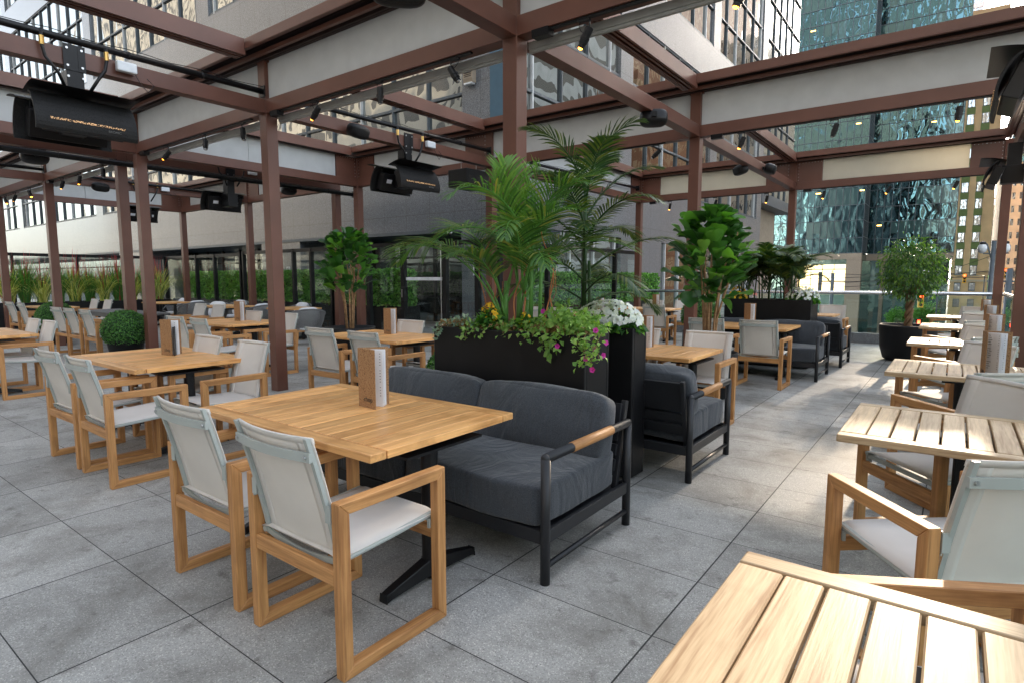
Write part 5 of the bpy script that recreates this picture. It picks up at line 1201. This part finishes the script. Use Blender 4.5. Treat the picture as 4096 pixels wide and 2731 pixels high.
def nosmoke(x, lb):
    t = thing('no_smoking_sign', lb, 'sign', (x, 11.985, 1.52)); MB().box(-.11, 0, 0, .11, .006, .33).build('plate', M['white'], t)
    m = MB(); pts = [(.05 * math.cos(a), -.003, .25 + .05 * math.sin(a)) for a in np.linspace(0, 2 * PI, 25)]; m.tube(pts, .005, 5); m.tube([(-.035, -.003, .285), (.035, -.003, .215)], .005, 5); m.tube([(-.03, -.003, .25), (.03, -.003, .25)], .004, 5); m.build('symbol', M['ink'], t)
    for k, s in enumerate(('As a courtesy please refrain', 'from smoking within nine', 'metres of the entrance')): text('lettering', s, .014, M['ink'], t, (0, -.001, .15 - k * .03), (PI / 2, 0, 0), ext=.0005, align='CENTER')
nosmoke(-10.22, 'white no smoking notice on the granite pier right of the door'); nosmoke(-19.0, 'white no smoking notice on the granite pier left of the fiddle fig')

# ================================================================== the city
def grid_tower(name, label, x0, x1, y0, y1, z0, z1, wall, glass, faces, mod, flo, pier, span, depth=.35, cat='building', first=0.):
    """glass core with real piers and spandrels standing proud of it on the faces in view ('s' = -Y, 'w' = -X, 'e' = +X)"""
    t = thing(name, label, cat, (x0, y0, z0)); w, d, h = x1 - x0, y1 - y0, z1 - z0
    MB().box(depth, depth, 0, w - depth, d - depth, h - .2).build('glazing', glass, t)
    mp, ms = MB(), MB()
    nz = max(1, int(round(h / flo))); fz = h / nz
    for f in faces:
        Ln = w if f == 's' else d; n = max(1, int(round(Ln / mod))); st = Ln / n
        for i in range(n + 1):
            a = max(0, i * st - pier / 2); c = min(Ln, i * st + pier / 2)
            if f == 's': mp.box(a, 0, 0, c, depth - .002, h)
            elif f == 'w': mp.box(0, max(a, depth), 0, depth - .002, c, h)
            else: mp.box(w - depth + .002, max(a, depth), 0, w, c, h)
        for k in range(nz + 1):
            a = max(0, k * fz - span / 2); c = min(h, k * fz + span / 2)
            if f == 's': ms.box(.01, .03, a, w - .01, depth - .003, c)
            elif f == 'w': ms.box(.03, depth, a, depth - .003, d - .01, c)
            else: ms.box(w - depth + .003, depth, a, w - .03, d - .01, c)
    mp.build('piers', wall, t); ms.build('spandrels', wall, t); return t
G = -9.5
TT = thing('glass_tower', 'teal glass office tower with wavy reflections across the street', 'building', (-34, 130, G))
def tt_face(x0, x1, y, z0, z1, side=None):
    ox, oy, oz = -34, 130, G
    MB().box(x0 - ox, y - oy + .2, z0 - oz, x1 - ox, y - oy + 6, z1 - oz).build('glazing', M['teal'], TT)
    m = MB(); n = round((x1 - x0) / 1.24)
    for i in range(n + 1): x = x0 + (x1 - x0) * i / n; m.box(x - ox - .045, y - oy + .10, z0 - oz, x - ox + .045, y - oy + .198, z1 - oz)
    k = 0; z = z0
    while z < z1: m.box(x0 - ox, y - oy + .09, z - oz, x1 - ox, y - oy + .197, z - oz + .10); z += (2.9, 3.3)[k % 2]; k += 1
    m.build('mullions', M['mullion'], TT)
    # lowered blinds and ceiling lights seen behind single panes
    rb = random.Random(int(abs(x0) * 10)); mbl = MB(); ml = MB(); zz = z0; k = 0
    while zz < z1 - 3:
        fh = (2.9, 3.3)[k % 2]
        if k % 2 == 1:
            run = 0
            for i in range(n):
                x = x0 + (x1 - x0) * i / n
                if rb.random() < .13: run = rb.randint(1, 4)
                if run > 0: run -= 1; mbl.box(x - ox + .06, y - oy + .188, zz - oz + .12 + (rb.random() < .4) * .9, x - ox + 1.17, y - oy + .1985, zz - oz + fh - .03)
                elif rb.random() < .16: e = rb.uniform(0, .2); ml.box(x - ox + .1 + e, y - oy + .185, zz - oz + fh - .75, x - ox + 1.0, y - oy + .1985, zz - oz + fh - .55); 
        zz += fh; k += 1
    mbl.pieces('lowered_blind', M['blind_pane'], TT); ml.pieces('ceiling_light', M['ceil'], TT)
tt_face(-49, -14.6, 130, 6.2, 96); tt_face(-14.6, -.6, 137, 6.2, 96)
m = MB(); m.box(19.4 - 1.0, .21, 15.7, 19.39, 7.1, 105.4); m.build('side_glazing', M['bright_win'], TT); m = MB(); [m.box(19.395, .15, 15.7 + k * 3.1, 19.45, 7.0, 15.8 + k * 3.1) for k in range(29)]; [m.box(19.395, 1.1 + k * 1.2, 15.7, 19.46, 1.2 + k * 1.2, 105) for k in range(5)]; m.build('side_mullions', M['mullion'], TT)
m = MB(); m.box(0, 1.5, 0, 19.4, 13, 15.68); m.box(19.4, 8.6, 0, 32.9, 13, 15.68); m.build('ground_floor_glass', M['teal_low'], TT)
m = MB(); m.box(0, .1, 14.6, 19.4, 1.49, 15.67); m.box(7.2, .1, 0, 8.4, 1.48, 14.59); m.box(16.9, .15, 0, 19.4, 1.48, 14.59); m.box(19.41, 7.3, 14.4, 33.4, 8.59, 15.67); m.box(22.0, 7.6, 0, 22.6, 8.59, 14.39); m.build('ground_floor_piers', M['beige'], TT)
m = MB(); m.box(8.5, 1.3, 8.0, 16.8, 1.49, 13.6); m.build('lit_lobby', M['lobby'], TT)
m = MB(); [m.box(8.5 + k * 2.05, 1.2, 8.0, 8.62 + k * 2.05, 1.29, 13.6) for k in range(5)]; m.box(8.5, 1.2, 12.6, 16.8, 1.295, 12.8); m.box(8.5, 1.2, 7.8, 16.8, 1.3, 8.0); m.box(12.0, 1.25, 8.01, 12.6, 1.298, 12.2); m.box(14.3, 1.25, 8.01, 14.5, 1.298, 12.5); m.build('lobby_frame', M['mullion'], TT)
t = thing('sign_reflection', 'modelled reflection of a white outlined chop sign in dark glass at street corner', 'sign', (-6.2, 136.6, 2.0)); MB().box(0, 0, -1.6, 5.0, .4, 3.2).build('dark_panel', M['black'], t); text('lettering', 'chop', 1.7, M['white'], t, (4.4, -.05, .2), (PI / 2, 0, 0), mirror=True, ext=.03)  # reflection of a restaurant sign, built as a solid panel with mirrored letters
t = thing('stone_tower', 'tan stone tower with paired windows and green spandrels', 'building', (-1.0, 160, G)); MB().box(0, 0, 0, 6.4, 22, 66).build('stone_shaft', M['stone_tan'], t)
MB().box(-.02, -.25, 10.2, 6.42, -.002, 10.6).build('string_course', M['stone_pale'], t)
for cx_ in (1.35, 3.85):
    for k in range(17):
        zc = 5.6 + k * 3.5; w_ = .5 if k > 1 else .45; hh_ = .95 if k > 1 else .8
        f = MB().box(cx_ - w_ - .12, -.10, zc - hh_ - .1, cx_ + w_ + .12, -.003, zc + hh_ + .1).build('window', M['mullion'], t); g = MB(); g.box(cx_ - w_, -.115, zc - hh_, cx_ - .04, -.1005, zc + hh_); g.box(cx_ + .04, -.115, zc - hh_, cx_ + w_, -.1005, zc + hh_); g.build('pane', M['bright_win'], f)
        if k > 2: MB().box(cx_ - .72, -.06, zc - 2.45, cx_ + .72, -.004, zc - 1.06).build('green_spandrel', M['green_panel'], t)
grid_tower('white_apartment_tower', 'distant white apartment tower with balconies in the gap of the street', 4.6, 9.6, 350, 370, G, 26, M['white'], M['city_win'], 's', 2.5, 3.0, .4, 1.4, 1.0)
grid_tower('brick_building', 'distant orange brick building left of the end column', 8.4, 14, 262, 300, G, 29, M['stone_orange'], M['city_win'], 's', 1.6, 3.4, .9, 1.6, .3)
grid_tower('low_brick_building', 'low orange building at the far end of the street', 5.4, 8.2, 300, 330, G, 6, M['stone_orange'], M['city_win'], 's', 1.5, 3.2, .7, 1.4, .3)
t = grid_tower('stone_bank_tower', 'pale orange stone tower with many small windows and a green sign', 8.6, 22, 205, 250, G, 31.5, M['stone_orange'], M['city_win'], 'sw', 1.55, 3.3, .85, 1.7, .4)
s_ = thing('green_bank_sign', 'green square sign high on the pale orange stone tower', 'sign', (10.3, 204.7, 27.4)); MB().box(0, 0, 0, 2.6, .3, 2.6).build('panel', M['signgreen'], s_); text('lettering', 'TD', 1.9, M['white'], s_, (1.3, -.04, .55), (PI / 2, 0, 0), ext=.02, align='CENTER')
grid_tower('white_office_tower', 'white office tower with rows of small dark windows at the right edge', 12.2, 26, 118, 178, G, 46, M['stone_pale'], M['city_win'], 'sw', 1.9, 2.9, .8, 1.3, .35)
grid_tower('glass_office_tower', 'blue glass tower peeking behind the stone tower at the right edge', 14, 30, 300, 330, G, 78, M['mullion'], M['teal'], 'sw', 2.4, 3.6, .2, .5, .2)
grid_tower('grey_grid_tower', 'pale grid tower at the upper right edge of the teal tower', -1.5, 1.6, 210, 230, G, 92, M['white'], M['city_win'], 's', 1.2, 3.4, .25, 1.3, .3)
AX = thing('annex_building', 'beige pillar under a dark overhang at the end of the granite wing', 'building', (-14.5, 36.2, G))
MB().box(1.6, 0, 0, 4.6, 6, 15.2).build('pillar', M['beige'], AX); MB().box(-2, -.59, 15.21, 5.42, YA - 36.2 + .05, 15.75).build('soffit', M['mullion'], AX)
m = MB(); m.box(-1, -.58, 15.76, 5.30, YA - 36.2, 60); m.build('upper_glass', M['win'], AX)
m = MB(); [m.box(5.302, -.5 + k * 1.42, 15.77, 5.37, -.43 + k * 1.42, 60) for k in range(int((YA - 35.8) / 1.42))]; [m.box(5.302, -.57, 15.77 + k * 2.1, 5.38, YA - 36.21, 15.84 + k * 2.1) for k in range(21)]; m.build('mullions', M['mullion'], AX)
# buildings on our side of the street, seen only in the reflections
for nm, lb, mt, x0, x1, y0, y1, h in (('concrete_tower', 'beige concrete tower behind the viewer, seen in the window reflections', 'clad_beige', -170, -14, -60, -34, 85), ('white_tower', 'white banded tower across the street, seen in the wing windows', 'clad_white', 24, 46, 42, 84, 70), ('orange_tower', 'orange grid tower across the street, reflected in the upper wing windows', 'clad_brown', 24.5, 60, 92, 165, 110), ('low_tower', 'pale tower behind the viewer at the street corner', 'clad_white', 14, 40, -60, -30, 45),
    ('banded_sky_blocker', 'dark banded tower added unseen behind the viewer to block sky and darken teal reflections', 'clad_dark', -60, -8, -230, -200, 230), ('grey_sky_blocker', 'tall grey tower added unseen behind the viewer to block sky and darken teal reflections', 'clad_dark', -130, -70, -220, -190, 250), ('grid_tower', 'tall beige tower added unseen behind the viewer to block sky in teal reflections', 'clad_beige', 6, 60, -240, -210, 220)):  # last three towers added out of view to block southern sky, darken teal reflections
    t = thing(nm, lb, 'building', (x0, y0, G)); MB().box(0, 0, 0, x1 - x0, y1 - y0, h).build('tower_block', M[mt], t); MB().box(2, 2, h, x1 - x0 - 2, y1 - y0 - 2, h + 3).build('roof_plant', M['mullion'], t)
# street furniture
def lamp_post(x, y, zg, zl, lb, heads=(-.35, .35)):
    t = thing('street_lamp', lb, 'street lamp', (x, y, zg)); h = zl - zg; MB().tube([(0, 0, 0), (0, 0, h * .6), (0, 0, h + .3)], [.14, .11, .08], 12).build('pole', M['mullion'], t, smooth=True)
    for s in heads:
        MB().tube([(0, 0, h - .6), (s * .6, 0, h + .15), (s, 0, h + .28)], .03, 6).build('arm', M['mullion'], t); g = MB(); g.ell((s, 0, h), (.16, .16, .20), 14, 8); g.build('lamp_globe', M['plastic'], t, smooth=True); g = MB(); g.ell((s, 0, h + .2), (.12, .12, .08), 12, 6); g.build('lamp_cap', M['black'], t, smooth=True)
lamp_post(1.12, 30, G, 2.62, 'twin globe street lamp seen beside the right end column'); lamp_post(-20.6, 52, G, 5.0, 'curved street lamp seen before the granite wing', (.9,)); 
def pole(x, y, top, lb): t = thing('utility_pole', lb, 'pole', (x, y, G)); MB().tube([(0, 0, 0), (0, 0, top - G)], [.2, .15], 12).build('shaft', M['mullion'], t, smooth=True); MB().box(-1.0, -.06, top - G - .8, 1.0, .06, top - G - .68).build('crossarm', M['mullion'], t); return t
pole(-8.9, 60, 1.9, 'grey utility pole in front of the lit lobby'); pole(3.0, 75, 4.6, 'grey utility pole down the street on the right'); pole(2.5, 45, 2.0, 'utility pole by the railing corner')
def signal(x, y, z, rz, lb, arm=1.2):
    t = thing('traffic_light', lb, 'traffic light', (x, y, z), rz, 'traffic lights in the street'); MB().box(-.2, -.12, -.6, .2, .12, .6).build('housing', M['yel'], t, .02)
    for k, c in ((.36, 'red'), (0, 'black'), (-.36, 'black')): MB().tube([(0, -.125, k), (0, -.15, k)], .13, 14).build('lens', M[c], t)
    MB().tube([(.2, 0, .3), (arm, 0, .35), (arm, 0, G - z)], .06, 8).build('mast', M['mullion'], t)
signal(-2.3, 62, -.5, .3, 'yellow traffic light behind the ficus crown'); signal(-23.9, 60, 0.2, .2, 'yellow traffic light left of the big fiddle fig'); signal(4.4, 85, 2.0, 0, 'distant traffic light down the street, right one', 2.); signal(.9, 95, 1.4, 0, 'distant traffic light down the street, left one', 2.)
for x, y, z, lb in ((-2.25, 60, -2.2, 'glowing orange walk signal beside the ficus pot'), (3.6, 58, -2.1, 'glowing red signal behind the right railing')):
    t = thing('walk_signal', lb, 'signal', (x, y, z)); MB().box(-.24, -.1, -.24, .24, .1, .24).build('housing', M['black'], t, .02); m = MB(); m.box(-.10, -.12, -.14, .10, -.102, .02); [m.box(-.1 + k * .055, -.12, .02, -.065 + k * .055, -.102, .14) for k in range(4)]; m.build('hand', M['red'], t); MB().tube([(0, 0, -.24), (0, 0, G - z)], .06, 8).build('mast', M['mullion'], t)
ws = [((-34, 58, 4), (16, 66, 1.5)), ((-30, 64, 1.5), (20, 60, 3.5)), ((-12, 59, .8), (22, 90, 6)), ((-9, 60, 1.2), (3, 75, 3.8)), ((3, 45, 1.7), (3, 75, 3.8)), ((3, 75, 3.8), (5, 160, 6)), ((-9, 60, .6), (14, 100, 5.2)), ((2.4, 75, 3.4), (9, 140, 6))]
for i, (a, c) in enumerate(ws):
    t = thing('overhead_wire', 'thin black overhead wire crossing the street', 'wire', (0, 0, 0), 0, 'overhead wires across the street'); a, c = Vector(a), Vector(c)
    MB().tube([a.lerp(c, k / 16) - Vector((0, 0, 4 * .9 * (k / 16) * (1 - k / 16))) for k in range(17)], .022, 4).build('cable', M['black'], t)
# street trees beyond the railing
def street_tree(x, y, r, h, lb):
    t = thing('street_tree', lb, 'tree', (x, y, G), 0, 'street trees'); m = MB(); m.tube([(0, 0, 0), (.1, 0, h * .5), (0, .1, h * .85)], [.2, .14, .05], 8)
    for i in range(7): a = i * 2.4; m.tube([(.05, 0, h * (.4 + .05 * i)), (r * .6 * math.cos(a), r * .6 * math.sin(a), h * (.6 + .05 * i))], [.07, .02], 6)
    m.build('trunk', M['branch'], t); n = 2600; U = unit(n); C = unit(26) * RNG.uniform(.3, 1, 26)[:, None] * np.array([r * .7, r * .7, r * .6]); P = C[RNG.integers(0, 26, n)] + U * RNG.uniform(.2, 1, n)[:, None] * r * .42 + np.array([0, 0, h * .8])
    leaves('crown', P, U + unit(n) * .5, unit(n), RNG.uniform(.22, .38, n), RNG.uniform(.14, .22, n), M['hedge'], t)
street_tree(-3.6, 112, 2.4, 6.5, 'street tree seen low through the railing right of the ficus trunk'); street_tree(6.1, 190, 3.5, 12, 'bright green tree at the far end of the street'); street_tree(-7.5, 120, 2.0, 5.5, 'street tree seen through the railing left of the ficus pot')
street_tree(-24, 62, 2.6, 8.0, 'street tree in front of the granite wing left of the fig')
# pedestrians far down on the street
def person(x, y, rz, top, legs, lb, stride=.16):
    t = thing('person', lb, 'person', (x, y, G + .004), rz); jt = {'pel': (0, 0, .95), 'che': (0, 0, 1.28), 'nek': (0, 0, 1.50), 'hed': (0, -.01, 1.63), 'top': (0, -.01, 1.74), 'hl': (-.10, 0, .92), 'kl': (-.10, -stride * .4, .50), 'fl': (-.10, -stride, .07), 'tl': (-.10, -stride - .13, .04),
        'hr': (.10, 0, .92), 'kr': (.10, stride * .2, .50), 'fr': (.10, stride, .09), 'tr': (.10, stride - .12, .04), 'sl': (-.19, 0, 1.44), 'el': (-.25, .04, 1.16), 'wl': (-.25, -.06, .92), 'ml': (-.25, -.08, .84), 'sr': (.19, 0, 1.44), 'er': (.25, .0, 1.16), 'wr': (.25, -.12, .95), 'mr': (.25, -.14, .87)}
    rad = dict(pel=.15, che=.15, nek=.055, hed=.10, top=.07, hl=.10, kl=.06, fl=.045, tl=.04, hr=.10, kr=.06, fr=.045, tr=.04, sl=.065, el=.045, wl=.03, ml=.035, sr=.065, er=.045, wr=.03, mr=.035)
    names = list(jt); E_ = [('pel', 'che'), ('che', 'nek'), ('nek', 'hed'), ('hed', 'top'), ('pel', 'hl'), ('hl', 'kl'), ('kl', 'fl'), ('fl', 'tl'), ('pel', 'hr'), ('hr', 'kr'), ('kr', 'fr'), ('fr', 'tr'), ('che', 'sl'), ('sl', 'el'), ('el', 'wl'), ('wl', 'ml'), ('che', 'sr'), ('sr', 'er'), ('er', 'wr'), ('wr', 'mr')]
    me = bpy.data.meshes.new('body'); me.from_pydata([jt[n_] for n_ in names], [(names.index(a), names.index(c)) for a, c in E_], []); o = bpy.data.objects.new('body', me); COL.objects.link(o); o.parent = t
    md = o.modifiers.new('skin', 'SKIN'); 
    for v_, n_ in zip(me.skin_vertices[0].data, names): v_.radius = (rad[n_], rad[n_]); v_.use_root = n_ == 'pel'
    o.modifiers.new('sub', 'SUBSURF').levels = 2; o.modifiers['sub'].render_levels = 2; me.materials.append(M['skin'])
    # clothing shells and hair
    g = MB(); g.lathe([(.15, .90), (.185, 1.05), (.20, 1.3), (.17, 1.46), (.07, 1.52)], 16, sy=.72); [g.tube([(s * .18, 0, 1.43), (s * .26, .03, 1.16), (s * .26, -.06, .95)], [.08, .062, .05], 8) for s in (-1, 1)]; g.build('jacket', top, t, smooth=True)
    g = MB(); g.lathe([(.155, .84), (.175, .98), (.15, 1.04)], 16, sy=.75); g.tube([(-.10, 0, .94), (-.10, -stride * .4, .5), (-.10, -stride, .1)], [.115, .085, .06], 10); g.tube([(.10, 0, .94), (.10, stride * .2, .5), (.10, stride, .12)], [.115, .085, .06], 10); g.build('trousers', legs, t, smooth=True)
    g = MB(); g.ell((0, .02, 1.70), (.105, .115, .10), 14, 8); g.build('hair', M['cloth_dark'], t, smooth=True)
person(8.0, 148, 2.9, M['cloth_blue'], M['cloth_dark'], 'tiny distant pedestrian in a bright blue top on the street'); person(9.6, 150, .2, M['stone_orange'], M['stone_tan'], 'tiny distant pedestrian in light clothes beside the one in blue')
